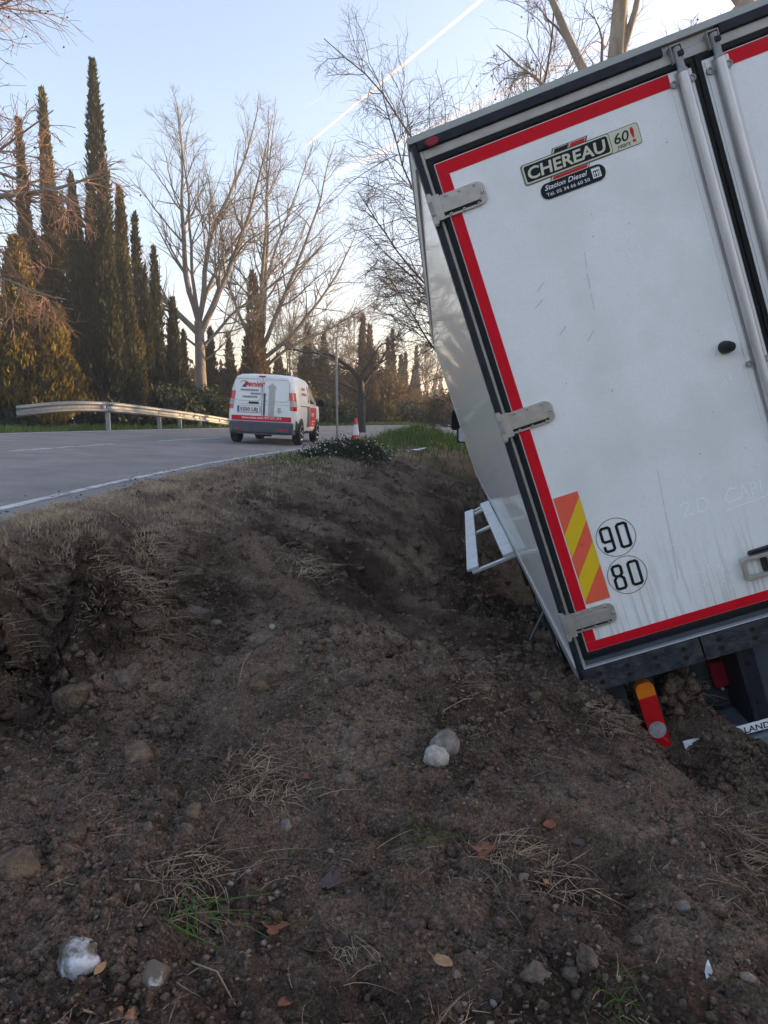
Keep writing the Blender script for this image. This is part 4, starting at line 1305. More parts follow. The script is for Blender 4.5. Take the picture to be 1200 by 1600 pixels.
#@@PART4
# ------------------------------------------------------------------ trees and bushes
def tubes_np(paths, n):
    """many tapered tubes; each path is (points, radii)"""
    V, F, b = [], [], 0
    ang = np.arange(n) * 2 * PI / n
    ca, sa = np.cos(ang), np.sin(ang)
    for P, R in paths:
        P = np.asarray(P); R = np.asarray(R); m = len(P)
        d = np.gradient(P, axis=0); d /= np.linalg.norm(d, axis=1, keepdims=True) + 1e-9
        ref = np.array([0, 0, 1.0]) if abs(d[0, 2]) < .8 else np.array([1.0, 0, 0])
        a = np.cross(d, ref); a /= np.linalg.norm(a, axis=1, keepdims=True) + 1e-9
        c = np.cross(d, a)
        V.append((P[:, None] + R[:, None, None] * (a[:, None] * ca[None, :, None] + c[:, None] * sa[None, :, None])).reshape(-1, 3))
        i = np.arange(m - 1)[:, None] * n; k = np.arange(n)[None]; q = (k + 1) % n
        F.append(np.stack([i + k, i + q, i + n + q, i + n + k], -1).reshape(-1, 4) + b)
        b += m * n
    return np.concatenate(V), np.concatenate(F)

def branch(rng, p, d, L, r0, r1, seg, wig, trop, cut=None):
    pts = [np.array(p, float)]; d = np.array(d, float); d /= np.linalg.norm(d)
    st = L / seg
    for i in range(seg):
        d = d + rng.normal(0, wig, 3) + np.array([0, 0, trop]); d /= np.linalg.norm(d)
        pts.append(pts[-1] + d * st)
        if cut and cut(pts[-1]): break
    pts = np.array(pts)
    return pts, np.linspace(r0, r1, len(pts))
def side_dir(rng, d, ang):
    d = d / np.linalg.norm(d)
    a = np.cross(d, rng.normal(0, 1, 3)); a /= np.linalg.norm(a) + 1e-9
    return d * math.cos(ang) + a * math.sin(ang)
def bare_tree(label, base, seed, H, r, fork, limbs, bark, twigm, spread=(.25, .55), nb=(9, 8, 5), ln=(.5, .42, .45), trop=(.05, .04, .03), wig=(.10, .14, .18), balls=False, group=None, name='bare_tree', lean=(0, 0), twr=.006, limb_list=None, fan=1.0):
    rng = np.random.default_rng(seed)
    root = empty(name, base); tag(root, label, 'tree', group)
    tp, tr = branch(rng, (0, 0, -.3), (lean[0], lean[1], 1), fork + .3, r, r * .72, 8, .025, .05)
    tr[0] *= 1.35; tr[1] *= 1.1
    V, F = tubes_np([(tp, tr)], 14); np_mesh('trunk', V, F, M[bark], root, smooth=True)
    top = tp[-1]; l2, l3, l4, bl = [], [], [], []
    for k in range(limbs if limb_list is None else len(limb_list)):
        if limb_list is None:
            az = 2 * PI * (k + rng.uniform(-.3, .3)) / limbs; el = rng.uniform(*spread)
            d = np.array([math.cos(az) * math.sin(el), math.sin(az) * math.sin(el), math.cos(el)]); Lm = (H - fork) * rng.uniform(.8, 1.02); rr_ = r * rng.uniform(.26, .44); p0 = tp[-1 - (k % 2)]
        else:
            d, Lm, rr_, fz = limb_list[k]; d = np.array(d, float) * np.array([fan, fan, 1]); Lm = Lm * (1 + .02 * (fan > 1)); p0 = tp[min(len(tp) - 1, int(fz * (len(tp) - 1)))]
        P, R = branch(rng, p0, d, Lm, rr_, .012, 14, wig[0], trop[0])
        V, F = tubes_np([(P, R)], 9); np_mesh('limb', V, F, M[bark], root, smooth=True)
        for j in range(nb[0]):
            t = rng.uniform(.18, .98); i = int(t * (len(P) - 1)); dd = P[min(i + 1, len(P) - 1)] - P[max(i - 1, 0)]
            L2 = Lm * ln[0] * (1.15 - t) * rng.uniform(.6, 1.1) + .3
            P2, R2 = branch(rng, P[i], side_dir(rng, dd, rng.uniform(.4, .9)), L2, max(R[i] * .5, .012), .006, 8, wig[1], trop[1]); l2.append((P2, R2))
            for q in range(nb[1]):
                t2 = rng.uniform(.15, 1.0); i2 = int(t2 * (len(P2) - 1)); d2 = P2[min(i2 + 1, len(P2) - 1)] - P2[max(i2 - 1, 0)]
                L3 = L2 * ln[1] * (1.25 - t2) * rng.uniform(.6, 1.1) + .2
                P3, R3 = branch(rng, P2[i2], side_dir(rng, d2, rng.uniform(.35, .95)), L3, max(R2[i2] * .55, twr * 1.3), twr, 6, wig[2], trop[2]); l3.append((P3, R3))
                for w in range(nb[2]):
                    t3 = rng.uniform(.2, 1.0); i3 = int(t3 * (len(P3) - 1)); d3 = P3[min(i3 + 1, len(P3) - 1)] - P3[max(i3 - 1, 0)]
                    L4 = L3 * ln[2] * rng.uniform(.5, 1.1) + .12
                    P4, R4 = branch(rng, P3[i3], side_dir(rng, d3, rng.uniform(.3, .9)), L4, twr, twr * .6, 3, wig[2], trop[2]); l4.append((P4, R4))
                    if balls and rng.random() < .10: bl.append(P4[-1] - np.array([0, 0, rng.uniform(.05, .15)]))
    V, F = tubes_np(l2, 5); np_mesh('branches', V, F, M[twigm], root)['kind'] = 'stuff'
    V, F = tubes_np(l3, 4); V2, F2 = tubes_np(l4, 3)
    o = np_mesh('twigs', np.concatenate([V, V2]), np.concatenate([F, F2 + len(V)]), M[twigm], root); o['kind'] = 'stuff'
    if bl:
        c = np.array(bl); u = np.array([(1, 0, 0), (-1, 0, 0), (0, 1, 0), (0, -1, 0), (0, 0, 1), (0, 0, -1)]) * .03
        t = np.array([(0, 2, 4), (2, 1, 4), (1, 3, 4), (3, 0, 4), (2, 0, 5), (1, 2, 5), (3, 1, 5), (0, 3, 5)])
        o = np_mesh('seed_balls', (c[:, None] + u[None]).reshape(-1, 3), (t[None] + 6 * np.arange(len(c))[:, None, None]).reshape(-1, 3), M['seed'], root); o['kind'] = 'stuff'
    return root

def cards(rng, P, Dn, L, W):
    """leaf sprays: one rhombus per point P, pointing along Dn"""
    n = len(P)
    Dn = Dn / (np.linalg.norm(Dn, axis=1, keepdims=True) + 1e-9)
    S = np.cross(Dn, rng.normal(0, 1, (n, 3))); S /= np.linalg.norm(S, axis=1, keepdims=True) + 1e-9
    L = np.broadcast_to(np.asarray(L, float), (n,))[:, None]; W = np.broadcast_to(np.asarray(W, float), (n,))[:, None]
    mid = P + Dn * L * .45
    V = np.stack([P, mid + S * W, P + Dn * L, mid - S * W], 1).reshape(-1, 3)
    return V, np.arange(4 * n).reshape(n, 4)

def cypress(label, px, y, top, R, n, m='cypress', seed=0, base_px=660, cat='tree', lump=.28, group='cypresses and conifers beyond the road', taper=1.5, card=(.34, .07), name='cypress', low=.55, gold=0.0):
    rng = np.random.default_rng(seed)
    b = at_y(px, base_px, y); gzv = gz(b[0], b[1]) if y < 60 else -.9 + CZ
    root = empty(name, (b[0], b[1], gzv)); tag(root, label, cat, group)
    H = at_y(px, top, y)[2] - gzv
    t = MB(); t.tube([(0, 0, -.2), (0, 0, H * .3), (0, 0, H * .75)], [max(.1, R * .16), max(.08, R * .12), .03], M['bark_dark'], 7); t.build('trunk', root, smooth=True)
    # the crown is a bundle of upright spires, each filled with small upward sprays
    n = int(n * 1.7)
    ns = int(3 + R * 5)
    az = rng.uniform(0, 2 * PI, ns); ro = R * rng.uniform(.25, .78, ns); sh = H * rng.uniform(.30, .86, ns) * (1 - .25 * ro / R); sr = R * rng.uniform(.26, .50, ns)
    sx = np.append(ro * np.cos(az), 0); sy = np.append(ro * np.sin(az), 0); sh = np.append(sh, H); sr = np.append(sr, R * .56)
    z0 = np.append(sh[:-1] * rng.uniform(0, .35, ns), 0)
    w = sh * sr ** 1.5; k = rng.choice(ns + 1, n, p=w / w.sum())
    t = rng.beta(1.0, 1.25, n); th = rng.uniform(0, 2 * PI, n)
    rad = sr[k] * np.minimum(1, low + (1 - low) * t / .25) * (1 - t) ** (1.15 / taper)
    cl = perlin(th * 1.9 + k * 7.3, t * sh[k] * 1.3 + k * 3.1, 5) + .7 * perlin(th * 4.1 + k, t * sh[k] * 3.1, 6)
    rr_ = rad * (1 + lump * 1.7 * cl) * np.sqrt(rng.uniform(.12, 1.0, n)) + .03
    lean_ = (1 - .55 * t)      # side spires lean in towards the stem
    P = np.stack([sx[k] * (1.0 + .12 * t) * 1.0 + rr_ * np.cos(th), sy[k] * (1.0 + .12 * t) + rr_ * np.sin(th), z0[k] + t * (sh[k] - z0[k])], 1)
    P[:, 2] = np.clip(P[:, 2], .05, H * .992)
    q = np.hypot(P[:, 0], P[:, 1])
    out = np.stack([P[:, 0], P[:, 1], np.zeros(n)], 1) / (q[:, None] + .05)
    Dn = np.array([0, 0, 1.0]) + out * rng.uniform(.0, .8, (n, 1)) + rng.normal(0, .28, (n, 3))
    V, F = cards(rng, P, Dn, card[0] * rng.uniform(.5, 1.2, n), card[1] * rng.uniform(.6, 1.2, n))
    np_mesh('crown', V, F, M[m], root)
    return root
CY = [
 ('sunlit bushy conifer at the left end of the crash barrier', 42, 23.5, 372, 1.75, 15000, 'conifer_sun_tint', dict(lump=.4, taper=1.9, name='conifer')),
 ('slim dark cypress rising just behind the sunlit bushy conifer', 58, 29, 186, .72, 8000, 'cypress', {}),
 ('tall slim cypress with sunlit lower branches right of the bushy conifer', 96, 27.5, 138, .85, 12000, 'cypress_sun_tint', dict(lump=.25)),
 ('short dark cypress squeezed in left of the tallest cypress', 128, 31, 308, .62, 5000, 'cypress', {}),
 ('tallest and broadest dark cypress of the row, with a ragged outline', 172, 27, 93, 1.62, 24000, 'cypress', dict(lump=.36, taper=1.25)),
 ('ragged cypress with sunlit tips leaning out of the tallest one', 205, 28.2, 300, .7, 7000, 'cypress_sun_tint', dict(lump=.4)),
 ('narrow pointed cypress right of the tallest one', 224, 30, 335, .62, 6000, 'cypress', {}),
 ('dark cypress with a double tip in the middle of the row', 251, 31, 388, .7, 6000, 'cypress', dict(lump=.35)),
 ('low broad cypress at the right end of the first row', 276, 30.5, 468, .78, 6000, 'cypress', dict(lump=.35)),
 ('small dark cypress close behind the pale forked tree', 333, 36, 514, .55, 3500, 'cypress', {}),
 ('small bushy cypress between the two big bare trees', 361, 40, 522, .75, 3500, 'cypress', dict(lump=.4)),
 ('tall brown column of ivy round the second bare tree', 400, 37, 425, .95, 7000, 'brown_leaf', dict(taper=2.4, name='ivy_column')),
 ('short brown cypress straight above the van roof', 436, 44, 556, .9, 3500, 'brown_leaf', dict(lump=.4)),
 ('dark cypress right above the front of the van', 482, 45, 510, .72, 4000, 'cypress', dict(lump=.35)),
 ('dark cypress left of the marker post', 507, 46, 524, .75, 3000, 'cypress', {}),
 ('slim reddish brown cypress behind the small crooked tree', 567, 47, 492, .5, 3500, 'brown_leaf', dict(taper=1.9)),
 ('stouter reddish brown cypress right of the small crooked tree', 578, 46, 511, .62, 3500, 'brown_leaf', dict(taper=1.9)),
 ('needle thin cypress, left of the thin far pair', 606, 60, 532, .34, 1400, 'cypress', {}),
 ('needle thin cypress, right of the thin far pair', 613, 60, 517, .38, 1600, 'cypress', {}),
 ('broad far cypress with a blunt top', 626, 66, 558, .75, 2000, 'cypress', {}),
 ('thin far cypress leaning on the blunt one', 633, 66, 554, .45, 1500, 'cypress', {}),
 ('far cypress standing alone nearest to the lorry', 650, 70, 543, .7, 2200, 'cypress', dict(taper=1.1)),
 ('tiny distant cypress left of two beside the lorry', 679, 120, 588, .7, 700, 'cypress', {}),
 ('tiny distant cypress right of two beside the lorry', 688, 120, 584, .6, 700, 'cypress', {}),
]
for i, (lb_, px, y, top, R, n, m, kw) in enumerate(CY):
    far = 1.0 + max(0, y - 30) / 40
    cypress(lb_, px, y, top, R, n, m, seed=100 + i, card=(.24 * far, .042 * far), **kw)
def dirl(px0, py0, px1, py1, y): return at_y(px1, py1, y) - at_y(px0, py0, y)
# two big bare trees in the middle
b = at_y(316, 640, 35); bare_tree('pale bare tree with a forked trunk, left of the van', (b[0], b[1], gz(b[0], b[1])), 11, 14.4, .30, 5.0, 8, 'bark_pale', 'twig_pale', limb_list=[(dirl(316, 480, 205, 270, 35), 8.6, .15, .95), (dirl(316, 480, 255, 165, 34), 10.4, .16, 1), (dirl(316, 480, 325, 160, 36), 10.6, .14, 1), (dirl(316, 500, 400, 190, 35), 10.6, .17, .88), (dirl(316, 470, 290, 190, 37.5), 9.8, .10, 1), (dirl(316, 500, 430, 300, 36), 7.6, .09, .86), (dirl(316, 510, 220, 380, 35), 5.4, .06, .8), (dirl(316, 480, 350, 200, 32.5), 9.6, .11, 1), (dirl(316, 540, 380, 480, 35), 3.6, .05, .7)], nb=(17, 8, 3), ln=(.46, .55, .5), trop=(.030, .035, .04), wig=(.075, .11, .15), twr=.0042, fan=1.45, group=None)
b = at_y(405, 640, 38); bare_tree('pale bare tree with long slanting limbs behind the ivy column', (b[0], b[1], gz(b[0], b[1])), 25, 15.0, .26, 3.8, 9, 'bark_pale', 'twig_pale', limb_list=[(dirl(405, 540, 345, 300, 38), 9, .11, .9), (dirl(405, 540, 385, 170, 38), 12.2, .13, 1), (dirl(405, 540, 440, 180, 38.5), 12, .13, 1), (dirl(405, 530, 505, 220, 38), 11.8, .13, 1), (dirl(405, 550, 560, 350, 38), 9.4, .12, .9), (dirl(405, 560, 575, 420, 37), 8.0, .10, .8), (dirl(405, 540, 420, 220, 35.5), 11, .10, 1), (dirl(405, 560, 470, 480, 38), 4.4, .06, .75)], nb=(17, 8, 3), ln=(.44, .55, .5), trop=(.030, .035, .04), wig=(.075, .11, .15), twr=.0042, fan=1.35)
# small crooked tree
b = at_y(566, 662, 30)
ll = [(dirl(566, 580, 510, 490, 30), 3.6, .11, 1), (dirl(566, 590, 590, 500, 30), 2.6, .08, .9), (dirl(566, 590, 520, 560, 30), 2.2, .06, .8), (dirl(566, 590, 560, 480, 30), 2.6, .07, 1), (dirl(566, 600, 610, 540, 30), 2.0, .05, .7)]
bare_tree('small dark crooked tree with a bent trunk, behind the cone', (b[0], b[1], gz(b[0], b[1])), 5, 5, .17, 2.2, 5, 'bark_dark', 'twig_dark', nb=(9, 7, 4), ln=(.5, .45, .5), trop=(-.01, .0, .0), wig=(.14, .16, .2), limb_list=ll)
# thin pale saplings in the middle distance
for i, (px, y, H_, lb_) in enumerate([(455, 52, 10.0, 'hazy bare tree behind the van, left of three'), (505, 55, 10.0, 'hazy bare tree behind the marker post, middle of three'), (535, 50, 8.5, 'hazy bare tree left of the small crooked one, right of three'),
                                      (8, 40, 11.0, 'pale hazy bare tree at the left edge behind the conifers'), (668, 58, 6.5, 'low hazy bare tree beside the lorry, far down the road')]):
    b = at_y(px, 660, y); bare_tree(lb_, (b[0], b[1], -.4 + CZ), 40 + i, H_, .16, 2.2, 6, 'bark_pale', 'twig_pale', spread=(.15, .7), nb=(9, 7, 4), ln=(.5, .45, .45), wig=(.08, .1, .14), group='thin bare trees in the middle distance', twr=.011)
# curly willow-like tree beyond the lorry
Yw = 21.0
b = at_y(770, 690, Yw)
ll = [(dirl(770, 560, 690, 120, Yw), 11.0, .06, 1), (dirl(770, 560, 745, 60, Yw), 12, .06, 1), (dirl(770, 560, 620, 330, Yw), 6.6, .05, .9), (dirl(770, 600, 600, 400, Yw), 6.0, .045, .8), (dirl(770, 600, 620, 500, Yw), 5.0, .04, .7), (dirl(770, 560, 680, 300, Yw), 7, .045, 1), (dirl(770, 560, 720, 200, Yw), 9, .05, .9), (dirl(770, 560, 830, 120, Yw), 10, .1, 1)]
bare_tree('bare tree with long curly hanging twigs leaning out from behind the lorry', (b[0], b[1], gz(b[0], b[1])), 3, 12, .26, 2.4, 6, 'bark_dark', 'twig_dark', nb=(24, 10, 2), ln=(.5, .62, .62), trop=(.01, .004, -.01), wig=(.09, .20, .27), limb_list=ll, twr=.0034)
# plane trees beyond the lorry
Yp = 19.0
b = at_y(950, 640, Yp)
ll = [((.02, 0, 1), 9, .22, 1), (dirl(950, 120, 840, -160, Yp), 7, .15, .93), (dirl(950, 60, 1010, -120, Yp), 6, .10, 1), (dirl(950, 100, 860, 40, Yp), 3.6, .06, .96), (dirl(950, 60, 1040, 30, Yp), 3.4, .06, 1), (dirl(950, 60, 1000, 150, Yp), 3, .05, 1)]
bare_tree('mottled plane tree with seed balls rising behind the lorry roof, thicker trunk', (b[0], b[1], gz(b[0], b[1])), 8, 16, .36, 9.3, 5, 'bark_plane', 'twig_dark', nb=(10, 8, 5), ln=(.35, .45, .5), trop=(0, -.02, -.03), wig=(.05, .16, .24), limb_list=ll, balls=True, twr=.005, group=None, name='plane_tree')
b = at_y(1142, 640, 17)
ll = [((.1, 0, 1), 6, .22, 1), ((-.6, 0, .9), 5, .12, 1), ((.7, 0, .8), 5, .12, 1), (dirl(1142, 20, 1080, 60, 17), 2.2, .04, .98)]
bare_tree('pollarded plane tree trunk at the top right above the lorry', (b[0], b[1], gz(b[0], b[1])), 9, 16, .40, 10.2, 4, 'bark_plane', 'twig_dark', nb=(8, 7, 4), ln=(.4, .45, .5), trop=(0, -.02, -.03), wig=(.06, .16, .24), limb_list=ll, balls=True, twr=.005, name='plane_tree')
# plane tree whose limbs reach in at the top left
Yl = 16.5
b = at_y(-190, 660, Yl)
base_ = np.array([b[0], b[1], -.35 + CZ])
def from_trunk(fz_px, tx, ty): return dirl(-190, fz_px, tx, ty, Yl)
ll = [(from_trunk(180, 150, 165), 6.0, .12, .62), (from_trunk(60, 70, -10), 5.4, .12, .82), (from_trunk(90, 180, 40), 5.9, .08, .78), (from_trunk(250, 150, 250), 5.4, .07, .55), (from_trunk(150, 230, 110), 6.2, .06, .68), (from_trunk(200, 150, 310), 5.6, .05, .6), (from_trunk(-20, 120, -120), 5, .1, 1), ((-.3, .3, 1), 5, .16, 1)]
bare_tree('plane tree reaching in from the top left with drooping twigs and seed balls', tuple(base_), 14, 15, .34, 10.5, 5, 'bark_plane', 'twig_red', nb=(11, 8, 2), ln=(.52, .6, .55), trop=(0, -.03, -.05), wig=(.085, .17, .24), limb_list=ll, balls=True, twr=.0055, name='plane_tree')

# ---- bushes
def bush(label, px, py, y, rx, rz, n, m, seed, card=(.16, .05), cat='bush', group=None, ry=None, name='bush'):
    rng = np.random.default_rng(seed)
    b = at_y(px, py, y)
    root = empty(name, (b[0], b[1], gz(b[0], b[1]) if y < 60 else b[2])); tag(root, label, cat, group)
    nc = max(14, n // 40)
    C = rng.normal(0, 1, (nc, 3)); C /= np.linalg.norm(C, axis=1, keepdims=True); C *= rng.uniform(.45, 1, (nc, 1)) ** .5
    C[:, 2] = np.abs(C[:, 2]); C *= np.array([rx, ry or rx * .7, rz])
    k = rng.integers(0, nc, n)
    P = C[k] + rng.normal(0, .13, (n, 3)) * np.array([rx, rx, rz]); P[:, 2] = np.maximum(P[:, 2], .02)
    V, F = cards(rng, P, rng.normal(0, 1, (n, 3)) + np.array([0, 0, .6]), card[0] * rng.uniform(.6, 1.3, n), card[1] * rng.uniform(.6, 1.3, n))
    np_mesh('foliage', V, F, M[m], root)
    st = [branch(rng, (0, 0, 0), c + np.array([0, 0, .15]), np.linalg.norm(c) * .9, .02, .006, 4, .1, .02) for c in C[:14]]
    V, F = tubes_np(st, 4); np_mesh('stems', V, F, M['twig_dark'], root)['kind'] = 'stuff'
    return root
for i, a in enumerate([
 ('dark green bush behind the middle of the crash barrier', 262, 655, 29, 1.35, 1.45, 4200, 'shrub', (.2, .06)),
 ('larger grey green bush between the crash barrier and the van', 325, 655, 31, 1.5, 1.5, 4200, 'shrub', (.2, .06)),
 ('low dark bush under the tallest cypress', 190, 650, 27, 1.3, .9, 2600, 'shrub', (.2, .06)),
 ('low dark bush at the left end of the crash barrier', 20, 655, 23, 1.2, .9, 2600, 'shrub', (.2, .06)),
 ('grey green bush just behind the van roof', 376, 650, 37, 1.4, 1.3, 2600, 'shrub', (.24, .07)),
 ('brown leafy bush right of the van', 465, 650, 42, 1.8, 2.0, 3600, 'brown_leaf', (.26, .08)),
 ('dark low bush behind the marker post', 515, 655, 40, 1.7, 1.4, 3000, 'shrub', (.26, .08)),
 ('tall brown thicket left of the crooked tree', 540, 650, 48, 2.0, 3.6, 5000, 'brown_leaf', (.28, .08)),
 ('tall brown thicket right of the crooked tree', 592, 650, 48, 1.9, 3.4, 5000, 'brown_leaf', (.28, .08)),
 ('brown thicket under the thin far cypresses', 622, 650, 54, 2.0, 3.2, 4400, 'brown_leaf', (.3, .09)),
 ('golden bush glowing at the bend of the road', 655, 652, 50, 2.0, 1.5, 3600, 'shrub_gold', (.26, .08)),
 ('dark bush in front of the golden one', 634, 655, 47, 1.5, 1.3, 2600, 'shrub', (.26, .08)),
 ('small golden bush left of the dark one', 605, 652, 46, .9, 1.2, 1600, 'shrub_gold', (.24, .07)),
 ('pale thorny bush beside the lorry mirror', 695, 655, 42, 1.2, 1.9, 2200, 'brown_leaf', (.2, .05)),
 ('golden bush under the end of the cypress row', 303, 640, 30.5, .55, .8, 900, 'shrub_gold', (.2, .06)),
 ('wide brown bush above the bonnet of the van', 498, 650, 50, 2.0, 2.6, 4000, 'brown_leaf', (.28, .08)),
]):
    bush(a[0], a[1], a[2], a[3], a[4], a[5], a[6], a[7], 300 + i, a[8], group='bushes beyond the road')
bush('low clump of white flowers on the verge below the marker post', 540, 730, 14.0, .85, .42, 5200, 'shrub', 390, (.055, .014), cat='flowers', ry=.7, name='flower_clump')
fl = [o for o in COL.objects if o.name == 'flower_clump'][0]
rng = np.random.default_rng(5)
n = 150
P = rng.normal(0, 1, (n, 3)); P /= np.linalg.norm(P, axis=1, keepdims=True); P[:, 2] = np.abs(P[:, 2]); P = P * np.array([.95, .75, .46]) + rng.normal(0, .05, (n, 3)); P[:, 0] += rng.uniform(-.3, .5, n) * (P[:, 2] < .2)
V, F = cards(rng, P, rng.normal(0, .4, (n, 3)) + np.array([0, -.5, .5]), .036, .015); V2, F2 = cards(rng, P + .004, rng.normal(0, .6, (n, 3)) + np.array([.4, -.5, .2]), .036, .014)
np_mesh('petals', np.concatenate([V, V2]), np.concatenate([F, F2 + len(V)]), M['flower'], fl)['kind'] = 'stuff'
# woodland that closes the view behind the trees, and runs on along the outside of the bend
rng = np.random.default_rng(77)
def wood(name, pts, hts, wid, n, m, card):
    pts = np.array(pts, float); k = rng.integers(0, len(pts) - 1, n); t = rng.uniform(0, 1, n)
    c = pts[k] * (1 - t)[:, None] + pts[k + 1] * t[:, None]
    hh = np.array(hts)[k] * (1 - t) + np.array(hts)[k + 1] * t
    hh = hh * (.72 + .5 * np.abs(perlin(c[:, 0] * .35, c[:, 1] * .35, 5)) + .25 * perlin(c[:, 0] * 1.1, c[:, 1] * 1.1, 6))
    P = np.column_stack([c[:, 0] + rng.normal(0, wid, n), c[:, 1] + rng.normal(0, wid, n), CZ - .6 + hh * rng.uniform(0, 1, n) ** .8])
    V, F = cards(rng, P, rng.normal(0, .7, (n, 3)) + np.array([0, 0, .7]), card[0] * rng.uniform(.6, 1.4, n), card[1] * rng.uniform(.6, 1.4, n))
    tag(np_mesh(name, V, F, M[m]), kind='stuff')
def wp(px, y): p = at_y(px, 660, y); return (p[0], p[1])
wood('far_woodland', [wp(-120, 44), wp(60, 46), wp(220, 46), wp(340, 52), wp(430, 60), wp(520, 66), wp(600, 72), wp(680, 84), (14, 86), (30, 84), (60, 82)], [4.5, 4.5, 4.5, 4.5, 4.6, 4.6, 4.0, 3.2, 6, 8, 8], 1.6, 26000, 'brown_leaf', (.5, .15))
wood('sun_screen_hedge', [(56, 66), (48, 60), (40, 44), (32, 30), (26, 16), (22, 2), (20, -12)], [8.6, 8.6, 8.8, 8.8, 7.0, 6.2, 6.0], 1.3, 32000, 'cypress', (.55, .2))  # unseen hedge, added to keep low sun off foreground, road and van

# ------------------------------------------------------------------ grass
def blades(name, P, h, w, lean, m, rng, kind='stuff', parent=None):
    n = len(P)
    az = rng.uniform(0, 2 * PI, n); s = np.stack([np.cos(az), np.sin(az), 0 * az], 1)
    la = rng.uniform(0, 2 * PI, n); ld = np.stack([np.cos(la), np.sin(la), 0 * la], 1) * (lean * rng.uniform(.3, 1.4, n))[:, None]
    h = np.broadcast_to(h, (n,)) * rng.uniform(.5, 1.3, n); w = np.broadcast_to(w, (n,)) * rng.uniform(.6, 1.3, n)
    up = np.array([0, 0, 1.0])
    mid = P + (up * .6 + ld * .35) * h[:, None]; tip = P + (up * (1 - .35 * np.linalg.norm(ld, axis=1)[:, None]) + ld) * h[:, None]
    V = np.stack([P - s * w[:, None], P + s * w[:, None], mid + s * w[:, None] * .7, mid - s * w[:, None] * .7, tip], 1).reshape(-1, 3)
    b = 5 * np.arange(n)[:, None]
    F = np.concatenate([b + np.array([0, 1, 2]), b + np.array([0, 2, 3]), b + np.array([3, 2, 4])]).reshape(-1, 3)
    o = np_mesh(name, V, F, M[m], parent)
    if kind: o['kind'] = kind
    return o
def scatter(n, x0, x1, y0, y1, dens, rng):
    x, y = rng.uniform(x0, x1, n), rng.uniform(y0, y1, n)
    k = rng.uniform(0, 1, n) < dens(x, y)
    x, y = x[k], y[k]
    return np.column_stack([x, y, detail_h(x, y) + CZ - .006])
rng = np.random.default_rng(21)
def dry_d(x, y):
    d = road_d(x, y); b = base_h(x, y)
    top = sstep(-.99, -.84, b) * sstep(-.25, -.5, d)
    return top * np.clip(.45 + 2.2 * fbm(x * 1.7, y * 1.7, 90, 4), 0.02, 1) * (1 - .55 * sstep(6, 8.5, y)) * (1 - sstep(12, 16, y))
P = scatter(230000, -3.2, -.6, 2.6, 9.5, dry_d, rng); blades('dry_grass', P, .062, .0026, .9, 'grass_dry', rng)
P = scatter(26000, -2.7, 0, 9.0, 18, dry_d, rng); blades('dry_grass', P, .07, .005, .9, 'grass_dry', rng)
def hump(x, y): return np.clip(1.25 * np.exp(-((x - 1.0) / 1.5) ** 2 - ((y - 21.5) / 3.2) ** 2), 0, 1) * sstep(-.3, -.6, road_d(x, y))
P = scatter(46000, -1.5, 3.8, 15, 30, lambda x, y: hump(x, y) * np.clip(.6 + 2.0 * fbm(x * 2.2, y * 2.2, 180, 3), .15, 1), rng); blades('green_grass', P, .20 + .22 * np.clip(.5 + 1.6 * fbm(P[:, 0] * 1.7, P[:, 1] * 1.3, 181, 2), 0, 1), .010, .75, 'grass_green', rng)
P = scatter(1100, -1.2, 3.4, 16, 28, hump, rng); blades('dry_stems', P, .36, .004, .6, 'grass_dry', rng)
def near_edge(x, y):
    d = road_d(x, y); return sstep(-.25, -.5, d) * sstep(-2.2, -1.0, d) * .8
P = scatter(60000, -2.5, 8, 11.5, 34, near_edge, rng); blades('green_grass', P, .10, .007, .7, 'grass_green', rng)
def far_verge(x, y):
    d = road_d(x, y); return sstep(7.35, 7.6, d) * sstep(11.5, 9.5, d)
P = scatter(140000, -16, 12, 12, 58, far_verge, rng); blades('green_grass', P, .24, .013, .5, 'grass_green', rng)
#@@PART5
# ------------------------------------------------------------------ clods, pebbles, straw on the dug soil
SUBD = 1
def ico():
    bm = bmesh.new(); bmesh.ops.create_icosphere(bm, subdivisions=SUBD, radius=1)
    v = np.array([p.co[:] for p in bm.verts]); f = np.array([[q.index for q in p.verts] for p in bm.faces]); bm.free(); return v, f
IV, IF = ico()
def lump_cloud(name, P, r, m, rng, sink=.35, flat=.75, jit=.36):
    n = len(P); k = len(IV)
    sc = r[:, None, None] * (1 + rng.normal(0, jit, (n, k, 1))) * rng.uniform(.65, 1.25, (n, 1, 3)) * np.array([1, 1, flat])
    a = rng.uniform(0, 2 * PI, n); c, s = np.cos(a)[:, None], np.sin(a)[:, None]
    v = IV[None] * sc
    V = np.stack([v[..., 0] * c - v[..., 1] * s, v[..., 0] * s + v[..., 1] * c, v[..., 2]], -1) + (P + np.array([0, 0, 1.0]) * (r * flat * (1 - 2 * sink))[:, None])[:, None]
    F = (IF[None] + k * np.arange(n)[:, None, None]).reshape(-1, 3)
    o = np_mesh(name, V.reshape(-1, 3), F, m, smooth=False); o['kind'] = 'stuff'; return o
rng = np.random.default_rng(31)
def soil_d(x, y):
    tr = rut(x, y)
    return rough(x, y) * np.clip(.5 + 1.3 * fbm(x * .9, y * .9, 21, 2), .1, 1) * (1 - .75 * tr) * (1 - .8 * sstep(-.98, -.85, base_h(x, y)))
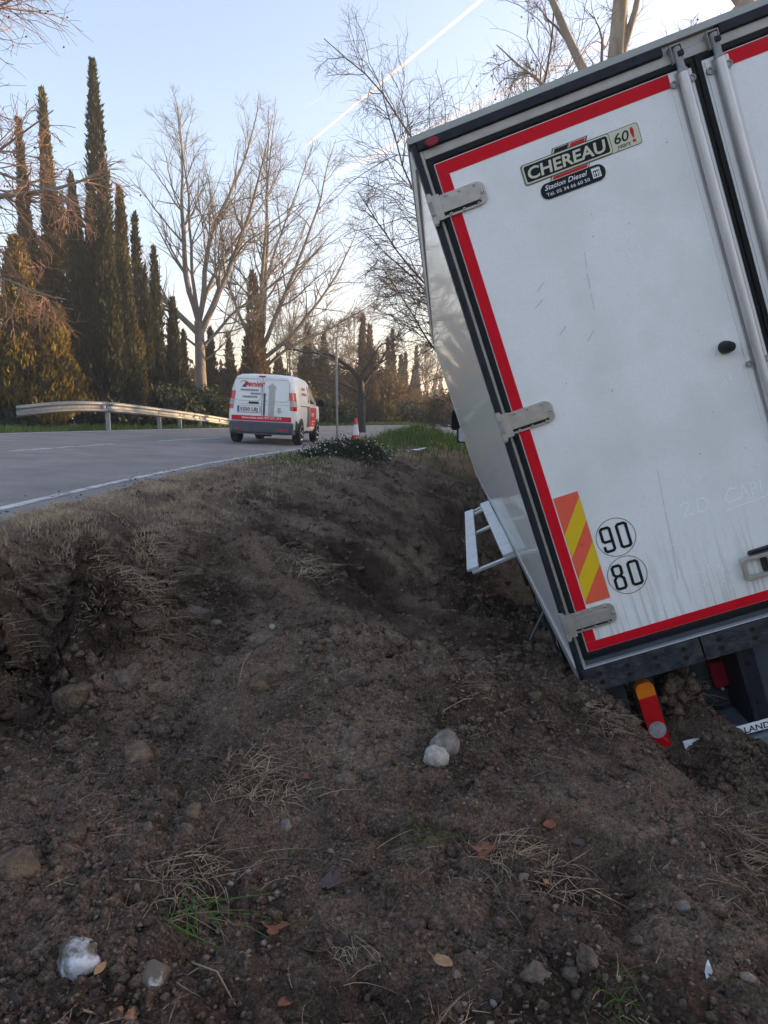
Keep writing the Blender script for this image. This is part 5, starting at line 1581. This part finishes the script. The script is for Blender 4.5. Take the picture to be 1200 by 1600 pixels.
for (n, lo, hi, x0, x1, y0, y1, m) in ((26000, .0035, .010, -1.5, 1.8, 1.25, 3.0, 'soil'), (9000, .003, .009, -1.5, 1.8, 1.25, 3.0, 'clod_light'), (12000, .0035, .012, -1.5, 1.8, 1.25, 3.2, 'clod_dark'),
                                       (18000, .006, .016, -2.3, 2.6, 1.3, 5, 'soil'), (4500, .005, .013, -2.3, 2.6, 1.3, 5.5, 'clod_light'), (7000, .007, .020, -2.3, 2.6, 1.3, 5, 'clod_dark'),
                                       (9000, .010, .026, -2.6, 3.2, 1.3, 8, 'soil'), (700, .010, .024, -2.6, 3.2, 1.3, 8, 'clod_light'), (800, .024, .065, -2.6, 3.2, 1.8, 10, 'soil'), (3500, .015, .045, -2.6, 2.5, 5, 16, 'soil')):
    P = scatter(n, x0, x1, y0, y1, soil_d, rng)
    lump_cloud('soil_clods', P, lo * (hi / lo) ** rng.uniform(0, 1, len(P)) ** 1.5, M[m], rng, .28, .85)
x, y = rng.uniform(-3.4, -1.2, 5200), rng.uniform(3.6, 13, 5200); d = road_d(x, y); kk = (d > -.45) & (rng.uniform(0, 1, 5200) < np.exp(-(d + .3) / .22) * np.clip(.4 + 2 * fbm(x, y * .6, 160, 2), 0, 1))
P = np.column_stack([x, y, road_h(d) + CZ + .001])[kk]
lump_cloud('road_grit', P, rng.uniform(.004, .016, len(P)), M['soil'], rng, .3, .6)
def bank_d(x, y): return (base_h(x, y) < -.86) * 1.0
P = scatter(3000, -2.7, -.9, 3.2, 4.9, bank_d, rng); lump_cloud('soil_clods', P, .005 * (.034 / .005) ** rng.uniform(0, 1, len(P)) ** 1.8, M['soil'], rng, .35, .85, .36)
q0 = [tk(u, -.14, 0) for u in np.linspace(.0, 1.5, 1800)]
P = np.array([(p[0] + rng.normal(0, .07), p[1] + rng.normal(-.06, .08), 0) for p in q0]); P[:, 2] = detail_h(P[:, 0], P[:, 1]) + CZ
lump_cloud('soil_clods', P, .005 * (.03 / .005) ** rng.uniform(0, 1, len(P)) ** 2.0, M['soil'], rng, .3, .85, .36)
P = scatter(500, -2.2, 2.4, 1.3, 6, soil_d, rng); lump_cloud('pebbles', P, rng.uniform(.004, .014, len(P)), M['stone_grey'], rng, .3, .7, .1)
P = scatter(70, -2.2, 2.4, 1.3, 6, soil_d, rng); lump_cloud('pebbles', P, rng.uniform(.003, .007, len(P)), M['stone_white'], rng, .1, .7, .1)

def straw(name, P, L, w, m, rng, rise=.3, curl=.5, kind='stuff', parent=None, az=None):
    """long thin bent stalks lying on or poking out of the ground"""
    n = len(P); a = rng.uniform(0, 2 * PI, n) if az is None else az
    L = L * rng.uniform(.4, 1.4, n); r = np.abs(rng.normal(0, rise, n))
    d = np.stack([np.cos(a), np.sin(a), r], 1); d /= np.linalg.norm(d, axis=1, keepdims=True)
    sd = np.stack([-np.sin(a), np.cos(a), 0 * a], 1); cu = rng.normal(0, curl, n)[:, None]
    K = 5; rows = []
    for k in range(K):
        t = k / (K - 1)
        p = P + d * (L * t)[:, None] + sd * cu * (L * t * t)[:, None] * .5 - np.array([0, 0, 1.0]) * (L * t * t * r * .75)[:, None]
        ww = (w * (1 - .75 * t))
        rows.append(np.stack([p - sd * ww - np.array([0, 0, ww * .5]), p + sd * ww + np.array([0, 0, ww * .5])], 1))
    V = np.stack(rows, 1).reshape(-1, 3)
    b = (2 * K) * np.arange(n)[:, None, None]
    q = np.array([[2 * k, 2 * k + 1, 2 * k + 3, 2 * k + 2] for k in range(K - 1)])[None]
    o = np_mesh(name, V, (b + q).reshape(-1, 4), M[m], parent)
    if kind: o['kind'] = kind
    return o
def straw_d(x, y): return rough(x, y) * np.clip(.05 + 2.4 * fbm(x * 1.7, y * 1.7, 120, 3), .02, 1) * (y < 3.4) + rough(x, y) * .12 * (y >= 3.4)
P = scatter(9000, -2.0, 2.4, 1.3, 5.5, straw_d, rng); P[:, 2] += .010; straw('straw_litter', P, .085, .0011, 'straw', rng)
P = scatter(1500, -2.0, 2.4, 1.3, 4.5, straw_d, rng); P[:, 2] += .014; straw('straw_litter', P, .15, .0012, 'straw', rng, .25, .8)
def steep_d(x, y):
    e = .06
    return (np.hypot(base_h(x + e, y) - base_h(x - e, y), base_h(x, y + e) - base_h(x, y - e)) / (2 * e) > .8) * rough(x, y) * .9
P = scatter(5200, -2.7, -.5, 3.2, 6.0, steep_d, rng); P[:, 2] += .012; straw('root_fibres', P, .10, .0010, 'straw', rng, .35, .8)
# named tufts
def tuft(label, px, py, n, L, m, rise=.9, spread=.05, w=.0014, group=None, cat='grass tuft', name='grass_tuft'):
    h = hit(px, py)
    root = empty(name, tuple(h)); tag(root, label, cat, group)
    P = np.column_stack([rng.normal(0, spread, n), rng.normal(0, spread, n), np.zeros(n)])
    P[:, 2] = detail_h(P[:, 0] + h[0], P[:, 1] + h[1]) + CZ - h[2]
    straw('blades', P, L, w, m, rng, rise, .7, 'stuff', root)
    return root
tuft('big clump of dry straw on the mound, left of the pale cobbles', 400, 1235, 260, .17, 'straw', .7, .09)
tuft('dry straw tuft beside the fresh green blades', 275, 1385, 190, .15, 'straw', .7, .07)
tuft('fresh green grass blades in the lower left foreground', 290, 1440, 34, .20, 'grass_green', 1.0, .035, .0035)
tuft('small green weed in the middle of the foreground', 648, 1302, 60, .09, 'grass_green', .8, .045, .0018)
tuft('tiny green sprig left of centre on the mound', 446, 1115, 22, .08, 'grass_green', 1.8, .012, .0018)
tuft('spiky dry tuft at the bottom, below the plum leaf', 540, 1480, 60, .10, 'straw', 1.0, .03)
tuft('wispy dry tuft around the rust leaf', 770, 1335, 120, .13, 'straw', .8, .06)
tuft('pale dry tuft right of the tan leaf', 860, 1375, 110, .12, 'straw', .7, .06)
tuft('dry tuft on the slope below the verge', 470, 880, 240, .26, 'grass_dry', 1.2, .10, .002)
tuft('dry clump hanging over the edge of the turf', 215, 905, 200, .16, 'grass_dry', .8, .08, .0018)
tuft('dry straw clump left of the tail lamp', 935, 1130, 90, .16, 'straw', .6, .05)
tuft('tangle of roots on the edge of the hole at the right', 1150, 1320, 80, .22, 'straw', .5, .06)
tuft('faint green tuft at the bottom right', 960, 1560, 60, .09, 'grass_green', .8, .04)
# clump of turf under the lorry between the lamps
q = tk(.50, .18, -.22)
root = empty('turf_clod', (q[0], q[1], q[2] + CZ)); tag(root, 'dark turf clod with dry roots caught under the lorry between the lamps', 'clod')
P = rng.normal(0, .05, (60, 3)); 
o = lump_cloud('soil', P, rng.uniform(.012, .04, 60), M['soil'], rng, .5, 1.0, .4); o.parent = root; o['kind'] = 'stuff'
straw('blades', rng.normal(0, .05, (50, 3)) + np.array([0, -.06, .03]), .12, .0014, 'straw', rng, .5, .8, 'stuff', root)
# single stalks
def stalk(label, pix, r, m, lift=.012):
    pts = [hit(*p) + np.array([0, 0, lift + (.03 if 0 < i < len(pix) - 1 else 0)]) for i, p in enumerate(pix)]
    o = np.array(pts[0]); t = MB(); t.tube([tuple(p - o) for p in pts], [r * (1 - .5 * i / (len(pts) - 1)) for i in range(len(pts))], M[m], 6)
    ob = t.build('stalk', None, smooth=True); ob.location = o; tag(ob, label, 'stalk'); return ob
stalk('long pale root curving over the soil above the cobbles', [(694, 1114), (725, 1106), (760, 1104), (800, 1110)], .0035, 'straw')
stalk('upright dry stalk left of the mound crest', [(372, 1082), (381, 1052), (394, 1024)], .004, 'straw', .03)
stalk('bent root at the lip of the hole on the right', [(1160, 1350), (1170, 1375), (1195, 1392)], .006, 'straw')
stalk('long thin dry stalk at the lower left', [(300, 1510), (340, 1540), (370, 1580)], .003, 'straw')
stalk('short pale twig near the bottom edge', [(130, 1585), (155, 1592)], .004, 'straw')

# ------------------------------------------------------------------ single stones
def stone(label, px, py, w, hgt, m, seed, sink=.3, group=None, cat='stone', name='stone', rough_=.10, dy=1.0, rot=None):
    """w, hgt: width and height as seen, in photo pixels"""
    r = np.random.default_rng(seed)
    h = hit(px, py + hgt * .45)
    sc = np.hypot(h[1], 0) / FPX * 1.03
    W, Hh = w * sc / 2, hgt * sc / 2
    bm = bmesh.new(); bmesh.ops.create_icosphere(bm, subdivisions=3, radius=1)
    v = np.array([p.co[:] for p in bm.verts]); f = [[q.index for q in p.verts] for p in bm.faces]; bm.free()
    n3 = perlin(v[:, 0] * 1.3 + seed, v[:, 1] * 1.3 + v[:, 2] * 1.7, 7) + .5 * perlin(v[:, 0] * 3 + seed, v[:, 1] * 3 - v[:, 2] * 2.6, 8)
    v = v * (1 + rough_ * 2.2 * n3)[:, None]
    if rough_ > .13:            # broken faces
        for k in range(11):
            d = r.normal(0, 1, 3); d /= np.linalg.norm(d); q = v @ d; c = .62 + .2 * r.random(); v = v - np.maximum(q - c, 0)[:, None] * d * .9
    a = r.uniform(-.5, .5) if rot is None else rot
    v = v * np.array([W, W * dy, Hh])
    x, z = v[:, 0] * math.cos(a * .6) - v[:, 2] * math.sin(a * .6), v[:, 0] * math.sin(a * .6) + v[:, 2] * math.cos(a * .6)
    v = np.column_stack([x, v[:, 1], z])
    o = np_mesh(name, v, f, M[m], smooth=rough_ < .13)
    o.location = (h[0], h[1] + W * .3, h[2] + Hh * (1 - 2 * sink) * 1.0)
    tag(o, label, cat, group); return o
ST = [
 ('white oval cobble lying in front of the grey one', 683, 1177, 44, 38, 'stone_white', .12, .06),
 ('light grey cobble leaning behind the white one', 696, 1156, 50, 44, 'stone_grey', .15, .07),
 ('white quartz lump in the lower left corner', 117, 1488, 78, 66, 'quartz', .2, .17),
 ('half buried quartz streaked lump right of the white one', 236, 1510, 66, 60, 'quartz_dirty', .42, .17),
 ('orange brick fragment at the bottom edge', 205, 1581, 28, 34, 'brick', .2, .2),
 ('small round orange brick crumb left of the larger fragment', 183, 1579, 20, 18, 'brick', .2, .15),
 ('rounded ochre stone below the big straw clump', 302, 1262, 32, 40, 'stone_ochre', .2, .22),
 ('dark soil crusted stone under the rounded ochre one', 290, 1290, 34, 34, 'stone_soil', .3, .22),
 ('small grey stone right of the ochre one', 447, 1284, 20, 26, 'stone_grey', .3, .08),
 ('largest standing stone of the lower right group', 918, 1486, 42, 62, 'stone_soil', .2, .22),
 ('flat brown stone left of the standing one', 838, 1515, 46, 36, 'stone_soil', .3, .22),
 ('blunt brown stone touching the standing one', 892, 1512, 30, 36, 'stone_soil', .3, .22),
 ('small stone right below the standing one', 945, 1526, 22, 18, 'stone_soil', .3, .22),
 ('broad brown clod above the cobbles on the mound', 550, 1143, 62, 30, 'stone_soil', .35, .22),
 ('smooth oval stone in the middle of the dug slope', 407, 993, 46, 26, 'stone_soil', .3, .06),
 ('pale egg shaped pebble on the dug slope', 337, 970, 19, 13, 'stone_grey', .3, .05),
 ('small white stone right of the smooth oval one', 425, 978, 13, 11, 'stone_white', .2, .08),
 ('large ochre faced block at the foot of the turf bank', 113, 1066, 80, 64, 'stone_ochre', .36, .22),
 ('second block at the foot of the turf bank, right of the ochre one', 196, 1042, 66, 50, 'stone_soil', .3, .22),
 ('flat crumbly clod below the two bank blocks', 212, 1168, 62, 30, 'stone_ochre', .4, .22),
 ('large earthy clod cut off by the left edge', 22, 1336, 90, 70, 'stone_ochre', .35, .22),
 ('boulder buried in the slope under the turf', 300, 948, 60, 44, 'stone_soil', .45, .22),
 ('brown stone on the edge of the mound near the lorry', 903, 1228, 32, 30, 'stone_soil', .3, .22),
 ('small purple grey stone at the right', 1070, 1412, 22, 20, 'stone_grey', .3, .1),
 ('tan pebble at the bottom right', 1092, 1568, 20, 18, 'stone_ochre', .2, .08),
 ('flat stone set into the mound crest', 520, 1024, 42, 18, 'stone_soil', .4, .22),
 ('ochre stone on the near side of the mound crest', 405, 1055, 42, 50, 'stone_ochre', .4, .22),
 ('small brown rock in the middle of the foreground', 540, 1210, 40, 30, 'stone_soil', .4, .22),
]
for i, (lb_, px, py, w, hg, m, sk, rg) in enumerate(ST):
    stone(lb_, px, py, w, hg, m, 500 + i, min(.48, sk + .12), rough_=rg * 1.25)
for i, (px, py) in enumerate([(6, 948), (52, 934), (95, 926), (140, 918), (178, 916), (214, 890), (232, 858), (262, 842), (300, 826), (345, 806), (392, 786), (440, 770)]):
    tuft(('first', 'second', 'third', 'fourth', 'fifth', 'sixth', 'seventh', 'eighth', 'ninth', 'tenth', 'eleventh', 'last')[i] + ' dry grass tuft from the left hanging over the torn edge of the turf', px, py, 90, .12 if i < 6 else .17, 'grass_dry', .7, .05, .0016, group='dry grass tufts along the torn edge of the turf')

# ------------------------------------------------------------------ fallen leaves and litter
def leaf(label, px, py, w, m, seed, elong=1.6, curl=.5, lobes=0, tilt=.4):
    r = np.random.default_rng(seed); h = hit(px, py); L = w * h[1] / FPX * 1.03
    n = 9; v = []; f = []
    for i in range(n):
        t = i / (n - 1); wd = math.sin(PI * min(1, t * .92 + .06)) ** .8 / elong
        if lobes: wd *= 1 + .45 * math.cos(t * lobes * PI * 2) 
        for j, s_ in enumerate((-1, -.5, 0, .5, 1)):
            v.append(((t - .5) * L, s_ * wd * L / 2, curl * L * (.35 * s_ * s_ * wd + .5 * (t - .5) ** 2) + r.normal(0, .012) * L))
    for i in range(n - 1):
        for j in range(4): f.append((i * 5 + j, i * 5 + j + 1, (i + 1) * 5 + j + 1, (i + 1) * 5 + j))
    t = MB(); t.add(v, f, M[m]); t.tube([(-.5 * L, 0, .1 * L), (-.62 * L, 0, .12 * L), (-.78 * L, .03 * L, .16 * L)], [.008 * L, .010 * L, .012 * L], M[m], 5)
    o = t.build('fallen_leaf', None, smooth=True); o.location = h + np.array([0, 0, .012]); o.rotation_euler = (r.uniform(-tilt, tilt), r.uniform(-tilt, tilt), r.uniform(0, 6.28))
    sd = o.modifiers.new('thick', 'SOLIDIFY'); sd.thickness = .0008
    tag(o, label, 'leaf', 'dead leaves on the soil'); return o
leaf('bright tan leaf standing on edge in the right foreground', 857, 1388, 34, 'leaf_tan', 1, 1.8, .9, 0, .8)
leaf('rust brown leaf tangled in dry grass', 757, 1337, 46, 'leaf_rust', 2, 1.4, .8, 2)
leaf('long tan curled leaf near the bottom centre', 694, 1511, 50, 'leaf_tan', 3, 2.4, .7)
leaf('dark plum leaf at the bottom, left of centre', 487, 1492, 50, 'leaf_plum', 4, 1.3, .5, 2)
leaf('russet leaf pressed into the soil left of the plum one', 430, 1452, 46, 'leaf_rust', 5, 1.3, .3, 2)
leaf('dull reddish leaf above the plum one', 516, 1386, 44, 'leaf_plum', 6, 1.3, .6, 3)
leaf('small red leaf in the upper right foreground', 858, 1294, 22, 'leaf_rust', 7, 1.3, .5)
leaf('brown leaf curled between stones right of centre', 902, 1325, 32, 'leaf_plum', 8, 1.5, .9)
leaf('orange leaf scrap beside the brick crumbs', 157, 1521, 26, 'leaf_tan', 9, 1.8, .8)
leaf('brown leaf under the straw at the bottom centre', 447, 1573, 30, 'leaf_rust', 10, 1.3, .4)
leaf('russet leaf at the top of the straw clump', 485, 1218, 24, 'leaf_rust', 11, 1.4, .4)
h = hit(1104, 1530)
t = MB(); r_ = random.Random(2)
v = [(.0, 0, 0), (.012, .004, .004), (.016, .002, .020), (.010, 0, .036), (.004, .006, .052), (-.002, .002, .040), (-.004, .003, .018)]
t.add(v + [(a, b_ + .002, c) for a, b_, c in v], [tuple(range(7)), tuple(range(13, 6, -1))] + [(i, i + 7, (i + 1) % 7 + 7, (i + 1) % 7) for i in range(7)], M['sticker_white'])
o = t.build('paper_scrap', None); o.location = h; tag(o, 'white scrap of paper at the lower right', 'litter')
h = hit(648, 706)
t = MB(); t.add([(-.28, 0, .02), (-.1, -.05, .05), (.1, -.02, .04), (.3, .0, .10), (.28, .12, .11), (.0, .12, .06), (-.26, .1, .04)], [(0, 1, 6), (1, 5, 6), (1, 2, 5), (2, 4, 5), (2, 3, 4)], M['cone_white'])
o = t.build('plastic_sheet', None); o.location = h; sd = o.modifiers.new('thick', 'SOLIDIFY'); sd.thickness = .004; tag(o, 'crumpled white sheet at the foot of the grassy hump', 'litter')

# ------------------------------------------------------------------ vapour trails, kilometres up
def trail(label, a, c, r0, r1, dens, scale, dist=12000):
    pa, pc = at_y(*a, dist), at_y(*c, dist * 1.15)
    o = (pa + pc) / 2; t = MB(); K = 24
    t.tube([tuple(pa + (pc - pa) * i / K - o) for i in range(K + 1)], [r0 + (r1 - r0) * i / K for i in range(K + 1)], trail_mat('vapour', dens, scale), 20, cap=False)
    ob = t.build('vapour_trail', None, smooth=True); ob.location = o; tag(ob, label, 'vapour trail', 'vapour trails'); return ob
trail('sharp bright vapour trail crossing the sky towards the lorry', (800, -40), (478, 228), 30, 18, 1.3, .004)
trail('broad soft vapour trail running behind the curly bare tree', (960, 60), (520, 275), 95, 70, .28, .0005)
trail('short faint vapour trail left of the sharp one', (574, 90), (532, 126), 22, 14, .45, .003)
trail('very faint second piece of the short vapour trail', (505, 150), (478, 168), 24, 16, .35, .003)

# ------------------------------------------------------------------ evening haze
hz = MB(); hz.box((-430, -130, -2.2), (430, 570, 19), M['black'])
ho = hz.build('haze'); tag(ho, kind='stuff')
hm = bpy.data.materials.new('haze'); hm.use_nodes = True
hn, hl = hm.node_tree.nodes, hm.node_tree.links
hn.remove(hn['Principled BSDF'])
pv = hn.new('ShaderNodeVolumePrincipled')
pv.inputs['Color'].default_value = (.96, .95, .93, 1); pv.inputs['Density'].default_value = 0.0022; pv.inputs['Anisotropy'].default_value = .45
hl.new(pv.outputs[0], hn['Material Output'].inputs['Volume'])
ho.data.materials.clear(); ho.data.materials.append(hm)
